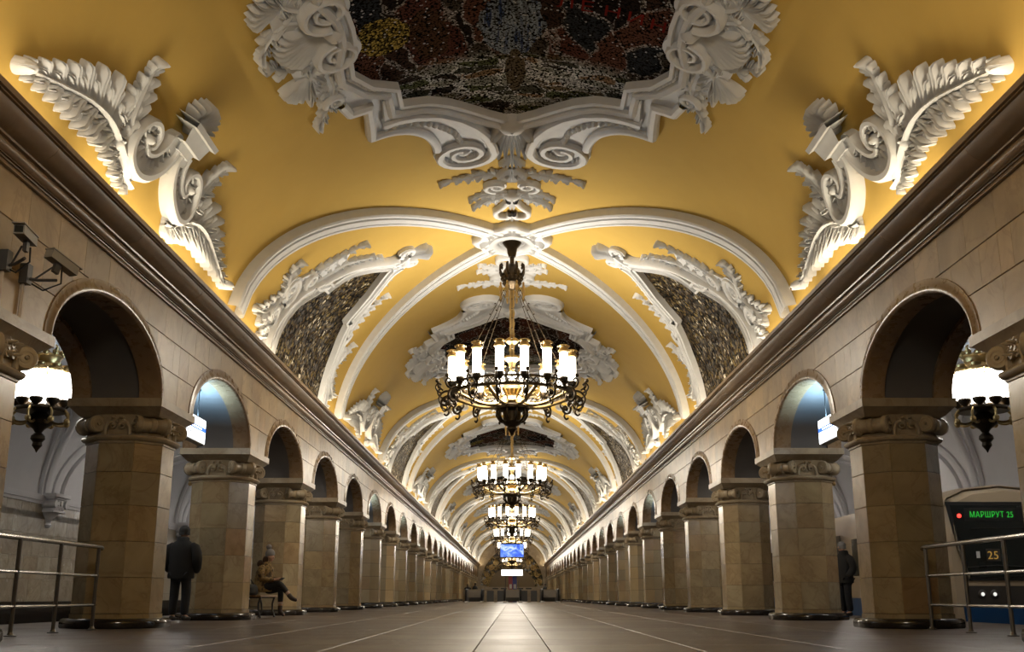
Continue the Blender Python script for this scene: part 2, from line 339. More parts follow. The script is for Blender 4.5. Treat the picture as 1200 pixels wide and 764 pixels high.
# relief tools in (a, y, h)
def resample(pts, n):
    p = np.array(pts, float); d = np.concatenate([[0], np.cumsum(np.hypot(*np.diff(p, axis=0).T))]); t = np.linspace(0, d[-1], n)
    return np.stack([np.interp(t, d, p[:, 0]), np.interp(t, d, p[:, 1])], 1)
def smooth_path(pts, n=24):
    p = [np.array(q, float) for q in pts]; p = [2 * p[0] - p[1]] + p + [2 * p[-1] - p[-2]]; out = []
    for i in range(1, len(p) - 2):
        for k in range(8):
            t = k / 8; a, b, c, d = p[i - 1:i + 3]
            out.append(.5 * (2 * b + (c - a) * t + (2 * a - 5 * b + 4 * c - d) * t * t + (3 * b - a - 3 * c + d) * t ** 3))
    out.append(p[-2]); return resample(out, n)
class RB(MB):
    def sweep(s, path, prof, closed=False, wscale=None):
        p = np.array(path, float); n = len(p); rings = []
        for i in range(n):
            if closed: a, b = p[i - 1], p[(i + 1) % n]
            else: a, b = p[max(i - 1, 0)], p[min(i + 1, n - 1)]
            d0 = p[i] - a; d1 = b - p[i]
            d0 = d0 / (np.hypot(*d0) or 1); d1 = d1 / (np.hypot(*d1) or 1)
            if not d0.any(): d0 = d1
            if not d1.any(): d1 = d0
            t = d0 + d1; t = t / (np.hypot(*t) or 1); nn = np.array([-t[1], t[0]]); k = 1 / max(.5, abs(nn @ np.array([-d1[1], d1[0]])))
            w_ = wscale[i] if wscale is not None else 1.0
            rings.append([(p[i][0] + nn[0] * o * k * w_, p[i][1] + nn[1] * o * k * w_, h * (w_ ** .5)) for o, h in prof])
        if closed: rings.append(rings[0])
        return s.rings(rings, False)
    def leaflet(s, base, ang, L, W, h, curl=.5, h0=0.0):
        ls = (0, .16, .36, .56, .74, .88, .97, 1.0); ws = (.45, .8, .98, 1.0, .92, .66, .34, .06); hp = (.50, .62, .72, .84, .98, 1.0, .72, .0)
        qs = (-1, -.8, -.45, 0, .45, .8, 1); hs = (-.15, .55, .9, .38, .9, .55, -.15); ca, sa = math.cos(ang), math.sin(ang); rings = []
        for l, wv, hv in zip(ls, ws, hp):
            rings.append([(base[0] + ca * l * L - sa * q * wv * W, base[1] + sa * l * L + ca * q * wv * W, h0 + (h * (1 + curl * .5 * l) * hh * hv if hh > 0 else -.02)) for q, hh in zip(qs, hs)])
        return s.rings(rings, False)
    def leaf(s, pts, w0, n=7, h=.12, taper=.25, spread=(1.15, .45), sides=(1, -1), rib=.035, base_w=.55, tip=1.0):
        p = smooth_path(pts, 40); d = np.gradient(p, axis=0); spc = float(np.hypot(*np.diff(p, axis=0).T).sum()) / n
        for i in range(n):
            t = (i + .4) / n; k = int(t * 39); a0 = math.atan2(d[k][1], d[k][0])
            prof = base_w + (1 - base_w) * math.sin(min(1, t * 2.2) * PI / 2); prof *= 1 - (1 - taper) * max(0, (t - .35) / .65)
            sp = spread[0] + (spread[1] - spread[0]) * t
            for sd in sides:
                L_ = w0 * prof; hh = h * .62 * (.7 + .3 * prof); W_ = min(L_ * .15, spc * .24)
                s.leaflet(p[k], a0 + sd * (sp + .34), L_ * .70, W_, hh * .7); s.leaflet(p[k], a0 + sd * (sp - .34), L_ * .80, W_, hh * .75); s.leaflet(p[k], a0 + sd * sp, L_, W_ * 1.1, hh)
        a0 = math.atan2(*d[-1][::-1]); s.leaflet(p[-2], a0, w0 * max(.35, taper) * tip, w0 * taper * .4 + .02, h * .8, .8)
        s.sweep(p, [(-rib, -.02), (-rib * .7, h * .42), (0, h * .56), (rib * .7, h * .42), (rib, -.02)], wscale=np.linspace(1.2, .45, len(p)))
        return s
    def fan(s, c, ang, r0, r1, spread, n=9, h=.14, rise=.06):
        W = (r0 + r1) * .5 * spread * 1.15 / n
        for i in range(n):
            u = (i + .5) / n * 2 - 1; an = ang + u * spread; L_ = (r1 - r0) * (1 - .14 * u * u)
            s.leaflet((c[0] + r0 * math.cos(an), c[1] + r0 * math.sin(an)), an, L_, W * 1.15, (h + rise) * .6, .4)
        return s
    def spiral(s, c, r1, r0, a_end, turns, sgn=1, tail=(), prof=None, n=None, taper=.55, disc=True, hd=.05):
        n = n or int(turns * 18) + 2; pts = []
        for i in range(n):
            u = i / (n - 1); a = a_end - sgn * (1 - u) * turns * 2 * PI; r = r0 + (r1 - r0) * u ** .9
            pts.append((c[0] + r * math.cos(a), c[1] + r * math.sin(a)))
        pts = list(pts) + [tuple(q) for q in tail]
        ws = [taper + (1 - taper) * min(1, i / (n - 1)) for i in range(len(pts))]
        s.sweep(pts, prof or RAIL, wscale=ws)
        s.dome(c, r0 * 1.25, .15)
        if disc: s.plate_disc(c, r1 * .98, hd)
        return s
    def dome(s, c, r, h, n=8):
        s.rings([[(c[0] + r * q * math.cos(2 * PI * j / n), c[1] + r * q * math.sin(2 * PI * j / n), z) for j in range(n)] for q, z in ((1, -.01), (.95, h * .5), (.65, h * .85), (.08, h))]); return s
    def plate_disc(s, c, r, h, n=20):
        s.rings([[(c[0] + r * q * math.cos(2 * PI * j / n), c[1] + r * q * math.sin(2 * PI * j / n), z) for j in range(n)] for q, z in ((1, -.01), (1, h), (.5, h), (.02, h))]); return s
    def strip(s, A, B, h, na=4):       # plate between two polylines
        rings = []
        for (a, b) in zip(A, B):
            a = np.array(a); b = np.array(b); r = [(a[0], a[1], -.01)] + [(*(a + (b - a) * k / na), h) for k in range(na + 1)] + [(b[0], b[1], -.01)]
            rings.append(r)
        return s.rings(rings, False)
    def beads(s, path, r, h, n):
        for q in resample(path, n): s.dome(q, r, h, 6)
        return s
RAIL = [(-.06, -.01), (-.06, .13), (-.03, .16), (.03, .16), (.06, .13), (.06, -.01)]

# ================================================================== the setting
# ---- vault
b = MB(); NA = 72; ys = np.arange(Y_START, Y_END + 2.8, 2.8); rings = []
for y in ys: rings.append([(a, y, 0) for a in np.linspace(-QARC, QARC, NA + 1)])
b.rings(rings, False)
ceiling = b.build('ceiling', 'ochre', mapf=VAULT, smooth=60); tag(ceiling, 'ochre yellow plaster barrel vault over the long nave', None, None, 'structure')
# ---- diagonal ribs
rb = RB(); NP = 40; path = []
for i in range(NP + 1):
    x = 5.22 - (5.22 - .30) * i / NP; path.append((arc_of_x(x), 6.05 * x / 5.22))
rb.sweep(path, [(o_ * .84, h_ * .92) for o_, h_ in [(-.29, -.02), (-.29, .20), (-.25, .235), (-.17, .235), (-.15, .195), (-.11, .195), (-.10, .245), (.10, .245), (.11, .195), (.15, .195), (.17, .235), (.25, .235), (.29, .20), (.29, -.02)]])
rib_me = rb.mesh('vault_rib', 'stucco', 30, VAULT)
for y in BOSS:
    for sx_ in (1, -1):
        for sy_ in (1, -1): inst('vault_rib', rib_me, ceiling, (0, y, 0), scale=(sx_, sy_, 1))
# ---- arcade walls (built for +x, mirrored for -x)
SO, RO = 2.12, 1.10
def arch_low(y, s=SO, r=RO):
    q = (y - D / 2) / s
    return ZS + (r * math.sqrt(max(0, 1 - q * q)) if abs(q) < 1 else 0)
NB0, NB1 = -2, 28            # bays between col n and n+1
b = MB()
for X in (XW + .015, XB):
    for n in range(NB0, NB1):
        y0 = ycol(n); sm = sorted(set(list(np.linspace(0, D, 15)) + [D / 2 + SO * math.cos(PI * k / 24) for k in range(25)]))
        b.rings([[(X, y0 + y, arch_low(y)), (X, y0 + y, 5.22)] for y in sm], False)
    b.add([(X, ycol(NB1), ZS), (X, Y_END, ZS), (X, Y_END, 5.22), (X, ycol(NB1), 5.22)], [(0, 1, 2, 3)])
for y0, y1 in [(ycol(n) - (D / 2 - SO if n > NB0 else 0), ycol(n) + (D / 2 - SO)) for n in range(NB0, NB1)]:
    b.add([(XW + .015, y0, ZS), (XB, y0, ZS), (XB, y1, ZS), (XW + .015, y1, ZS)], [(0, 1, 2, 3)])
b.add([(XW, Y_START, 5.2), (XB, Y_START, 5.2), (XB, Y_END, 5.2), (XW, Y_END, 5.2)], [(0, 1, 2, 3)])
wall_me = b.mesh('wall', 'joint', 0)
wall_r = tag(inst('wall_right', wall_me), 'beige marble arcade wall with round arches beside the train', None, None, 'structure')
wall_l = tag(inst('wall_left', wall_me, scale=(-1, 1, 1)), 'beige marble arcade wall with round arches above the bench', None, None, 'structure')
WALLS = {1: wall_r, -1: wall_l}
# wall slabs
cells = []; zr = [ZS, 3.85, 4.34, 4.84]; NS = 7
for r in range(3):
    off = 0 if r % 2 == 0 else .4
    for k in range(NS + (1 if off else 0)):
        y0 = max(0, (k - off) * D / NS) if off else k * D / NS; y1 = min(D, (k + 1 - off) * D / NS)
        if y1 - y0 < .05: continue
        cells.append((y0 + .0025, y1 - .0025, zr[r] + .0025, zr[r + 1] - .0025))
slab_meshes = []; slab_all = MB()
for (y0, y1, z0, z1) in cells:
    run = []; runs = []
    for y in np.linspace(y0, y1, 15):
        lo = max(z0, arch_low(y, SO, RO))
        if lo < z1 - .004: run.append((y, lo))
        elif run: runs.append(run); run = []
    if run: runs.append(run)
    for run in runs:
        if len(run) < 2: continue
        simple_rect = all(abs(l - z0) < 1e-6 for _, l in run)
        if simple_rect: run = [run[0], run[-1]]
        m_ = MB(); c_ = .006
        front = [(XW, y, l + c_) for y, l in run] ; top = [(XW, y, z1 - c_) for y, l in run]
        f2 = [(XW + .02, y, l) for y, l in run]; t2 = [(XW + .02, y, z1) for y, l in run]
        m_.rings([f2, front, top, t2], False)
        m_.add([f2[0], front[0], top[0], t2[0]], [(0, 1, 2, 3)]); m_.add([f2[-1], front[-1], top[-1], t2[-1]], [(3, 2, 1, 0)])
        slab_meshes.append(m_.mesh('wall_slab', 'wallslab', 0)); slab_all.merge(m_)
NEARB = 11
for s in (1, -1):
    for n in range(-1, NEARB):
        for me in slab_meshes: inst('wall_slab', me, WALLS[s], (0, ycol(n), 0))
    far = MB()
    for n in list(range(NB0, -1)) + list(range(NEARB, NB1)): far.merge(slab_all, (0, ycol(n), 0))
    o = far.build('far_wall_slabs', 'wallslab', WALLS[s], smooth=0); tag(o, kind='stuff')
# archivolts and soffits
def arch_sweep(prof, n=28):
    rings = []
    for k in range(n + 1):
        ph = PI * k / n; rings.append([(X, D / 2 + (SO - r) * math.cos(ph), ZS + max(0, (RO - r) * math.sin(ph))) for r, X in prof])
    return MB().rings(rings, False)
av1 = arch_sweep([(-.03, XW + .01), (-.03, XW - .012), (.045, XW - .016), (.085, XW - .035), (.12, XW - .04), (.155, XW - .025), (.17, XW + .01), (.17, XW + .30), (.10, XW + .30)]).mesh('archivolt', 'archi', 50)
av2 = arch_sweep([(.10, XB - .26), (.17, XB - .26), (.17, XB + .02), (.0, XB + .02)]).mesh('archivolt', 'archi', 50)
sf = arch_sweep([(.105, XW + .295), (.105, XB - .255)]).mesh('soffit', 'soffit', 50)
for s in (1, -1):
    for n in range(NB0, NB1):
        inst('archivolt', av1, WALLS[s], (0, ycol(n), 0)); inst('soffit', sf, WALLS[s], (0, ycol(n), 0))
        inst('inner_archivolt', av2, WALLS[s], (0, ycol(n), 0))
# ---- cornice
prof = [(0, 4.83), (.045, 4.83), (.05, 4.855), (.045, 4.865), (.07, 4.868), (.075, 4.885), (.10, 4.89), (.135, 4.905), (.158, 4.935), (.162, 4.965), (.15, 4.99), (.13, 5.0), (.13, 5.012), (.175, 5.014), (.18, 5.035),
        (.20, 5.04), (.255, 5.055), (.31, 5.085), (.355, 5.125), (.385, 5.17), (.395, 5.19), (.43, 5.192), (.43, 5.205), (.465, 5.208), (.47, 5.27), (.38, 5.275), (.36, 5.14), (.0, 5.13)]
b = MB(); L_ = 2.8 - .006
b.rings([[(XW - p, y, z) for p, z in prof] for y in (0, L_)], False, False, False)
n = len(prof); b.f.append(tuple(range(n))); b.f.append(tuple(range(n, 2 * n)))
cor_me = b.mesh('cornice_block', 'cornice', 40)
for s, nm in ((1, 'trim_1'), (-1, 'trim_2')):
    core = MB().box(XW - .1, XW + .4, Y_START, Y_END, 4.88, 5.12).build(nm, 'joint', smooth=0, scale=(s, 1, 1))
    tag(core, 'dark polished brown marble cornice along the ' + ('train' if s > 0 else 'bench') + ' side of the nave', None, None, 'structure')
    y = Y_START
    while y < Y_END - 2: inst('cornice_block', cor_me, core, (0, y, 0)); y += 2.8
# ---- floor
slabA = MB().cham(-.66 + .003, .66 - .003, .003, 1.397, -.03, 0, .004).mesh('floor_slab', 'floor', 0)
slabM = MB().cham(-.33 + .003, .33 - .003, .003, 1.397, -.03, 0, .004).mesh('floor_slab', 'floormid', 0)
floor = MB().box(-XE, XE, Y_START, Y_END, -.2, -.012).build('floor', 'joint', smooth=0); tag(floor, 'dark brown polished granite slab floor of the platform hall', None, None, 'structure')
xcs = [s * (.33 + .66 + 1.32 * k) for k in range(6) for s in (1, -1)] ; xend = .33 + 1.32 * 6
farA = MB(); farM = MB(); NY = int((Y_END - Y_START) / 1.4); cnt = 0
srcA = MB().cham(-.66 + .003, .66 - .003, .003, 1.397, -.03, 0, .004); srcM = MB().cham(-.33 + .003, .33 - .003, .003, 1.397, -.03, 0, .004)
for j in range(NY + 1):
    y = Y_START + 1.4 * j
    near = 7.5 < y < 37
    for x in [0] + xcs:
        if near: inst('floor_slab', slabM if x == 0 else slabA, floor, (x, y, 0)); cnt += 1
        else: (farM if x == 0 else farA).merge(srcM if x == 0 else srcA, (x, y, 0))
tag(farA.build('far_floor_slabs', 'floor', floor, smooth=0), kind='stuff'); tag(farM.build('far_polished_floor_slabs', 'floormid', floor, smooth=0), kind='stuff')
b = MB()
for s in (1, -1): b.box(*sorted((s * xend, s * XE)), Y_START, Y_END, -.03, .001)
b.build('platform_edge', 'floor', floor, smooth=0)
# track pits, track walls, aisle vaults
def AISLE(v):      # (arc from the track wall springing, y, h) -> world (+x side)
    q, y, h = v[:, 0], v[:, 1], v[:, 2]
    X = np.interp(q, _aq, _ax); Z = np.interp(q, _aq, _az); dx = np.interp(q, _aq, _dx); dz = np.interp(q, _aq, _dz); l = np.hypot(dx, dz)
    return np.stack([X + -dz / l * h, y, Z + dx / l * h], 1)
_ph = np.linspace(0, PI / 2, 200); _ax = np.concatenate([9.0 + 3.0 * np.cos(_ph), 9.0 - 2.37 * np.sin(_ph)[1:]]); _az = np.concatenate([2.95 + 2.55 * np.sin(_ph), 4.45 + 1.05 * np.cos(_ph)[1:]])
_aq = np.concatenate([[0], np.cumsum(np.hypot(np.diff(_ax), np.diff(_az)))]); _dx = np.gradient(_ax, _aq); _dz = np.gradient(_az, _aq)
b = MB(); b.rings([[(q, y, 0) for q in np.linspace(0, _aq[-1], 40)] for y in np.arange(Y_START, Y_END + 5, 5.6)], False)
av_me = b.mesh('ceiling_aisle', 'aislewhite', 60, AISLE)
aisles = {}
for s, nm, w_ in ((1, 'ceiling_aisle_train', 'train'), (-1, 'ceiling_aisle_bench', 'bench')):
    aisles[s] = tag(inst(nm, av_me, scale=(s, 1, 1)), 'white plaster vault of the side aisle on the %s side' % w_, None, None, 'structure')
# lunette ribs on the aisle vault
rb = RB()
for rr, ww in ((1.0, .16), (.84, .05)):
    path = [(max(.0, 2.75 * rr * math.sin(PI * k / 24)), 2.55 * rr * math.cos(PI * k / 24)) for k in range(25)]
    rb.sweep(path, [(-ww, -.01), (-ww, .05), (-ww * .6, .09), (ww * .6, .09), (ww, .05), (ww, -.01)])
lr_me = rb.mesh('lunette_rib', 'aislewhite', 40, AISLE)
rb = RB(); rb.sweep([(3.95, 0), (3.95, D)], [(-.12, -.01), (-.12, .05), (-.06, .08), (.06, .08), (.12, .05), (.12, -.01)]); crown_me = rb.mesh('crown_moulding', 'aislewhite', 40, AISLE)
con = MB()
con.prism([(0, -.46), (.36, -.46), (.40, -.40), (.40, .40), (.36, .46), (0, .46)], 0, .09)
con.prism([(0, -.40), (.31, -.40), (.33, -.35), (.33, .35), (.31, .40), (0, .40)], -.05, 0)
con.prism([(0, -.33), (.25, -.33), (.27, -.28), (.27, .28), (.25, .33), (0, .33)], -.33, -.05)
con.prism([(0, -.37), (.29, -.37), (.31, -.32), (.31, .32), (.29, .37), (0, .37)], -.38, -.33)
con.rings([[(0, -w2, z)] + [(d2 * math.sin(PI * k / 8), -w2 * math.cos(PI * k / 8), z) for k in range(1, 8)] + [(0, w2, z)] for w2, d2, z in ((.33, .27, -.38), (.27, .22, -.45), (.16, .14, -.52), (.11, .11, -.60), (.10, .10, -.66), (.12, .12, -.69), (.10, .10, -.74), (.04, .04, -.77))], False, False, True)
for sy in (-1, 1):
    con.tube([(.0, sy * .33, -.17), (.34, sy * .33, -.17)], .10, 12); con.tube([(.24, sy * .10, -.14), (.31, sy * .10, -.14)], .07, 10)
    for k in range(4): con.tube([(.275, sy * (.05 + .07 * k), -.33), (.275, sy * (.05 + .07 * k), -.22)], .022, 6)
con_me = con.mesh('console_bracket', 'aislewhite', 40)
for s in (1, -1):
    for n in range(0, 26):
        inst('lunette_rib', lr_me, aisles[s], (0, ycol(n) + D / 2, 0)); inst('crown_moulding', crown_me, aisles[s], (0, ycol(n), 0))
        if n < 10: inst('console', con_me, aisles[s], (XT, ycol(n), 2.93), (0, 0, PI))
for s, nm, w_ in ((1, 'wall_track_train', 'train'), (-1, 'wall_track_bench', 'bench')):
    tw = MB().box(XT + .012, XT + .3, Y_START, Y_END, -1.2, 3.0).build(nm, 'trackwall', smooth=0, scale=(s, 1, 1)); tag(tw, 'coursed beige marble wall across the track on the %s side' % w_, None, None, 'structure')
    MB().box(XT - .03, XT + .02, Y_START, Y_END, -.6, .33).build('dark_base_band', 'granite', tw, smooth=0)
    MB().box(XT - .07, XT + .02, Y_START, Y_END, 2.82, 2.97).box(XT - .04, XT + .02, Y_START, Y_END, 2.74, 2.82).build('impost_moulding', 'aislewhite', tw, smooth=0)
    if s < 0:
        sm = MB().cham(-.396, .396, -.271, .271, 0, .014, .005); sm.v = [(XT + .014 - z, x, y) for x, y, z in sm.v]; me = sm.mesh('track_wall_slab', 'trackslab', 0)
        for j in range(18):
            for r in range(5): inst('track_wall_slab', me, tw, (0, 20.4 + .8 * j + (.4 if r % 2 else 0), .33 + .275 + .55 * r - (.17 if r == 4 else 0)))
    pit = MB().box(*sorted((s * XE, s * (XT + .3))), Y_START, Y_END, -1.4, -1.2).build('floor_track_pit', 'pit', smooth=0)
    tag(pit, 'dark track bed below the platform edge on the %s side' % w_, None, None, 'structure')
    MB().box(*sorted((s * (XE - .1), s * XE)), Y_START, Y_END, -1.2, -.03).build('platform_face', 'pit', pit, smooth=0)
# ---- end walls
def half_section(n=48):
    return [(VA * math.sin(t_), VZ + VB * math.cos(t_)) for t_ in np.linspace(-PI / 2, PI / 2, n)]
poly = [(-12.3, -1.4), (-12.3, 5.8)] + [(-6.6, 5.8), (-5.25, 5.15)] + half_section()[1:-1] + [(5.25, 5.15), (6.6, 5.8), (12.3, 5.8), (12.3, -1.4)]
ew = MB().prism(poly, Y_END, Y_END + .3, 'y').build('wall_end', 'capital', smooth=0); tag(ew, 'beige end wall closing the far end of the nave', None, None, 'structure')
eb = MB().prism(poly, Y_START - .3, Y_START, 'y').build('wall_back', 'capital', smooth=0); tag(eb, 'beige wall behind the viewer end of the nave', None, None, 'structure')
# end wall: gilded arch band, tympanum, dark openings
t = NT('gilded_foliage_mosaic'); p = t.co(); vo = tess(t, p, 3.0, .5)
n1 = t.noise(p, .9, 4, .6, 2.0)
c = t.ramp(n1, [(.42, (.015, .012, .008)), (.5, (.10, .07, .02)), (.56, (.42, .30, .09)), (.62, (.05, .035, .014))])
M['gilt'] = t.set(col=c, rough=.35)
M['tymp'] = simple('ochre_stone', (.17, .12, .05), .5)
def arch_band(r0x, r0z, r1x, r1z, z0, n=30):
    o = [(r1x * math.cos(PI * k / n), z0 + r1z * math.sin(PI * k / n)) for k in range(n + 1)]; i_ = [(r0x * math.cos(PI * k / n), z0 + r0z * math.sin(PI * k / n)) for k in range(n, -1, -1)]
    return o + i_
b = MB(); n = 30
o_ = [(4.9 * math.cos(PI * k / n), 2.2 + 5.6 * math.sin(PI * k / n)) for k in range(n + 1)]; i_ = [(3.6 * math.cos(PI * k / n), 1.9 + 3.0 * math.sin(PI * k / n)) for k in range(n + 1)]
b.rings([[(x, Y_END - .02, z) for x, z in o_], [(x, Y_END - .12, z) for x, z in o_], [(x, Y_END - .12, z) for x, z in i_], [(x, Y_END - .02, z) for x, z in i_]], False)
gb = b.build('arch_mosaic_band', 'gilt', ew, smooth=0); tag(gb, 'dark arch band with gilded foliage')
rb = RB()
for s in (1, -1):
    for k in range(5):
        a0 = PI / 2 - s * (.35 + .27 * k); cxx, czz = 4.25 * math.cos(a0), 2.05 + 4.35 * math.sin(a0)
        rb.spiral((cxx, czz), .42, .07, a0, 1.6, s if k % 2 else -s, disc=False); rb.leaf([(cxx, czz - .4), (cxx + s * .1, czz), (cxx - s * .1, czz + .5)], .45, 4, .1)
rb.v = [(x, Y_END - .12 - h, z) for x, z, h in rb.v]
rb.build('gilded_foliage', 'gold', ew)
MB().prism([(3.6 * math.cos(PI * k / n), 1.9 + 3.0 * math.sin(PI * k / n)) for k in range(n + 1)], Y_END - .06, Y_END - .01, 'y').build('tympanum', 'tymp', ew, smooth=0)
for x in (-2.6, -1.3, 0, 1.3, 2.6): MB().prism([(x - .45, 0), (x + .45, 0), (x + .45, 1.75), (x - .45, 1.75)], Y_END - .07, Y_END - .01, 'y').build('dark_opening', 'rubber', ew, smooth=0)

# ================================================================== columns
HX, HY, DG = .585, .62, .32
def octo(e=0.0):
    hx, hy, d = HX + e, HY + e, DG + e * .586
    return [(hx, -hy + d), (hx, hy - d), (hx - d, hy), (-hx + d, hy), (-hx, hy - d), (-hx, -hy + d), (-hx + d, -hy), (hx - d, -hy)]
def ostack(prof, cap=True): return MB().rings([[(x, y, z) for x, y in octo(e)] for e, z in prof], True, cap, cap)
plinth_me = ostack([(.12, 0), (.135, .02), (.135, .09), (.12, .125), (.09, .14)]).mesh('plinth', 'granite', 50)
base_me = ostack([(.012, .14), (.012, .205), (-.01, .207)]).mesh('base_course', 'slab', 0)
core_me = ostack([(-.016, .14), (-.016, 2.78)]).mesh('shaft', 'joint', 0)
farshaft_me = ostack([(0, .207), (0, 2.78)]).mesh('shaft', 'shaft_far', 0)
ast = ostack([(-.01, 2.70), (.02, 2.715), (.02, 2.745), (.05, 2.75), (.075, 2.775), (.08, 2.80), (.065, 2.825), (.02, 2.835), (.0, 2.84)], False)
body = ostack([(-.01, 2.74), (-.01, 2.95), (.03, 3.10), (.05, 3.14)])
ab = MB()
for e, z0 in ((0, 0),):
    R = []
    for ex, ey, z in ((.60, .62, 3.115), (.62, .65, 3.13), (.69, .82, 3.22), (.71, .86, 3.235), (.71, .86, 3.355), (.70, .855, 3.36)):
        R.append([(-ex, -ey, z), (ex, -ey, z), (ex, ey, z), (-ex, ey, z)])
    ab.rings(R, True, True, True)
ab_me = ab.mesh('abacus', 'capital', 30)
# bolster on the chamfered corners
bo = MB(); prof = [(.02, -.27), (.12, -.27), (.136, -.25), (.136, -.2), (.11, -.17), (.10, -.05), (.118, -.03), (.118, .03), (.10, .05), (.11, .17), (.136, .2), (.136, .25), (.12, .27), (.02, .27)]
bo.lathe(prof, 16); bo.v = [(z, y, x) for x, y, z in bo.v]
for sx in (1, -1):
    r_ = RB(); r_.spiral((0, 0), .115, .02, 0, 1.8, 1, prof=[(-.012, 0), (-.012, .022), (.012, .022), (.012, 0)], disc=False)
    bo.add([(sx * (.27 + h * (.5 if h < .1 else .2)), u, v_) for u, v_, h in r_.v], r_.f)
bo_me = bo.mesh('bolster', 'capital', 40)
# scroll ornament on the flat faces
def scroll_face(wd):
    r_ = RB(); pr = [(-.026, -.005), (-.026, .05), (0, .065), (.026, .05), (.026, -.005)]
    for s in (1, -1):
        r_.spiral((s * .06, .275), .055, .015, PI / 2, 1.3, -s, tail=[], prof=[(-.014, 0), (-.016, .055), (.016, .055), (.016, 0)], disc=False)
        r_.spiral((s * .075, .16), .05, .015, PI / 2 if s > 0 else PI / 2, 1.2, -s, prof=[(-.014, 0), (-.016, .06), (.016, .06), (.016, 0)], disc=False)
        r_.sweep(smooth_path([(s * .075, .215), (s * .13, .205), (s * .175, .13), (s * .185, .02)], 14), pr)
        r_.dome((s * .025, .22), .03, .045)
    r_.leaflet((0, .2), PI / 2, .16, .03, .04); r_.dome((0, .32), .035, .05)
    return r_
sc_ = scroll_face(.5)
sc_me = MB().add([(x, -h, z) for x, z, h in sc_.v], sc_.f).mesh('scroll_ornament', 'capital', 40)
faces = []
oc = octo()
for i in range(8):
    p0, p1 = Vector((*oc[i], 0)), Vector((*oc[(i + 1) % 8], 0)); mid = (p0 + p1) / 2; e = p1 - p0; faces.append((mid, math.atan2(e.y, e.x), e.length))
rows = [(.21, .73), (.73, 1.25), (1.25, 1.78), (1.78, 2.28), (2.28, 2.72)]
slabm = {}
def slab_mesh(w_, h_):
    k = (round(w_, 3), round(h_, 3))
    if k not in slabm:
        m_ = MB().cham(-w_ / 2 + .003, w_ / 2 - .003, .003, h_ - .003, 0, .02, .004); m_.v = [(x, .018 - z, y) for x, y, z in m_.v]; slabm[k] = m_.mesh('marble_slab', 'slab', 0)
    return slabm[k]
# joined capital for distant columns
cap_all = MB(); cap_all.merge(ast); cap_all.merge(body)
for i in (1, 3, 5, 7):
    mid, an, _ = faces[i]; nrm = Vector((math.sin(an), -math.cos(an), 0)); cap_all.merge(bo, (mid.x + nrm.x * .06, mid.y + nrm.y * .06, 2.995), an)
capfar_me = cap_all.mesh('capital', 'capital', 40)
ast_me = ast.mesh('astragal', 'capital', 40); body_me = body.mesh('capital', 'capital', 30)
def ordinal(n): return ['first', 'second', 'third', 'fourth', 'fifth', 'sixth', 'seventh', 'eighth', 'ninth', 'tenth', 'eleventh', 'twelfth', 'thirteenth', 'fourteenth', 'fifteenth', 'sixteenth', 'seventeenth', 'eighteenth', 'nineteenth', 'twentieth', 'twenty-first', 'twenty-second', 'twenty-third', 'twenty-fourth', 'twenty-fifth', 'twenty-sixth', 'twenty-seventh', 'twenty-eighth', 'twenty-ninth', 'thirtieth'][n]
SIDE = {1: 'train-side', -1: 'bench-side'}
extra = {(-1, 0): 'cut off by the frame edge below the two security cameras', (1, 0): 'cut off by the frame edge beside the train front', (-1, 1): 'at the end of the steel railing before the standing man', (1, 1): 'at the end of the steel railing beside the train front',
         (-1, 2): 'with a man in black standing beside it', (-1, 3): 'behind the woman seated on the bench'}
for s in (-1, 1):
    for n in range(N0, N1 + 1):
        c_ = empty('marble_column', (s * XC, ycol(n), 0))
        ex = extra.get((s, n))
        lab = ('octagonal beige marble column ' + ex) if ex else 'octagonal marble column, %s from the camera end in the %s arcade' % (ordinal(n) if n >= 0 else 'one', SIDE[s])
        if n < 0: lab = 'octagonal marble column standing outside the view in the %s arcade' % SIDE[s]
        tag(c_, lab, 'column', 'octagonal columns of the %s arcade' % SIDE[s])
        inst('plinth', plinth_me, c_); inst('abacus', ab_me, c_)
        if 0 <= n <= 5:
            inst('base_course', base_me, c_)
            sh = inst('shaft', core_me, c_)
            for i, (mid, an, ln) in enumerate(faces):
                for z0, z1 in rows: inst('marble_slab', slab_mesh(ln, z1 - z0), sh, (mid.x, mid.y, z0), (0, 0, an))
            cp = inst('capital', body_me, c_); inst('astragal', ast_me, cp)
            for i, (mid, an, ln) in enumerate(faces):
                nrm = Vector((math.sin(an), -math.cos(an), 0))
                if i % 2: inst('bolster', bo_me, cp, (mid.x + nrm.x * .06, mid.y + nrm.y * .06, 2.995), (0, 0, an))
                else: inst('scroll_ornament', sc_me, cp, (mid.x - nrm.x * .008, mid.y - nrm.y * .008, 2.815), (0, 0, an))
        else:
            inst('shaft', farshaft_me, c_); inst('capital', capfar_me, c_)

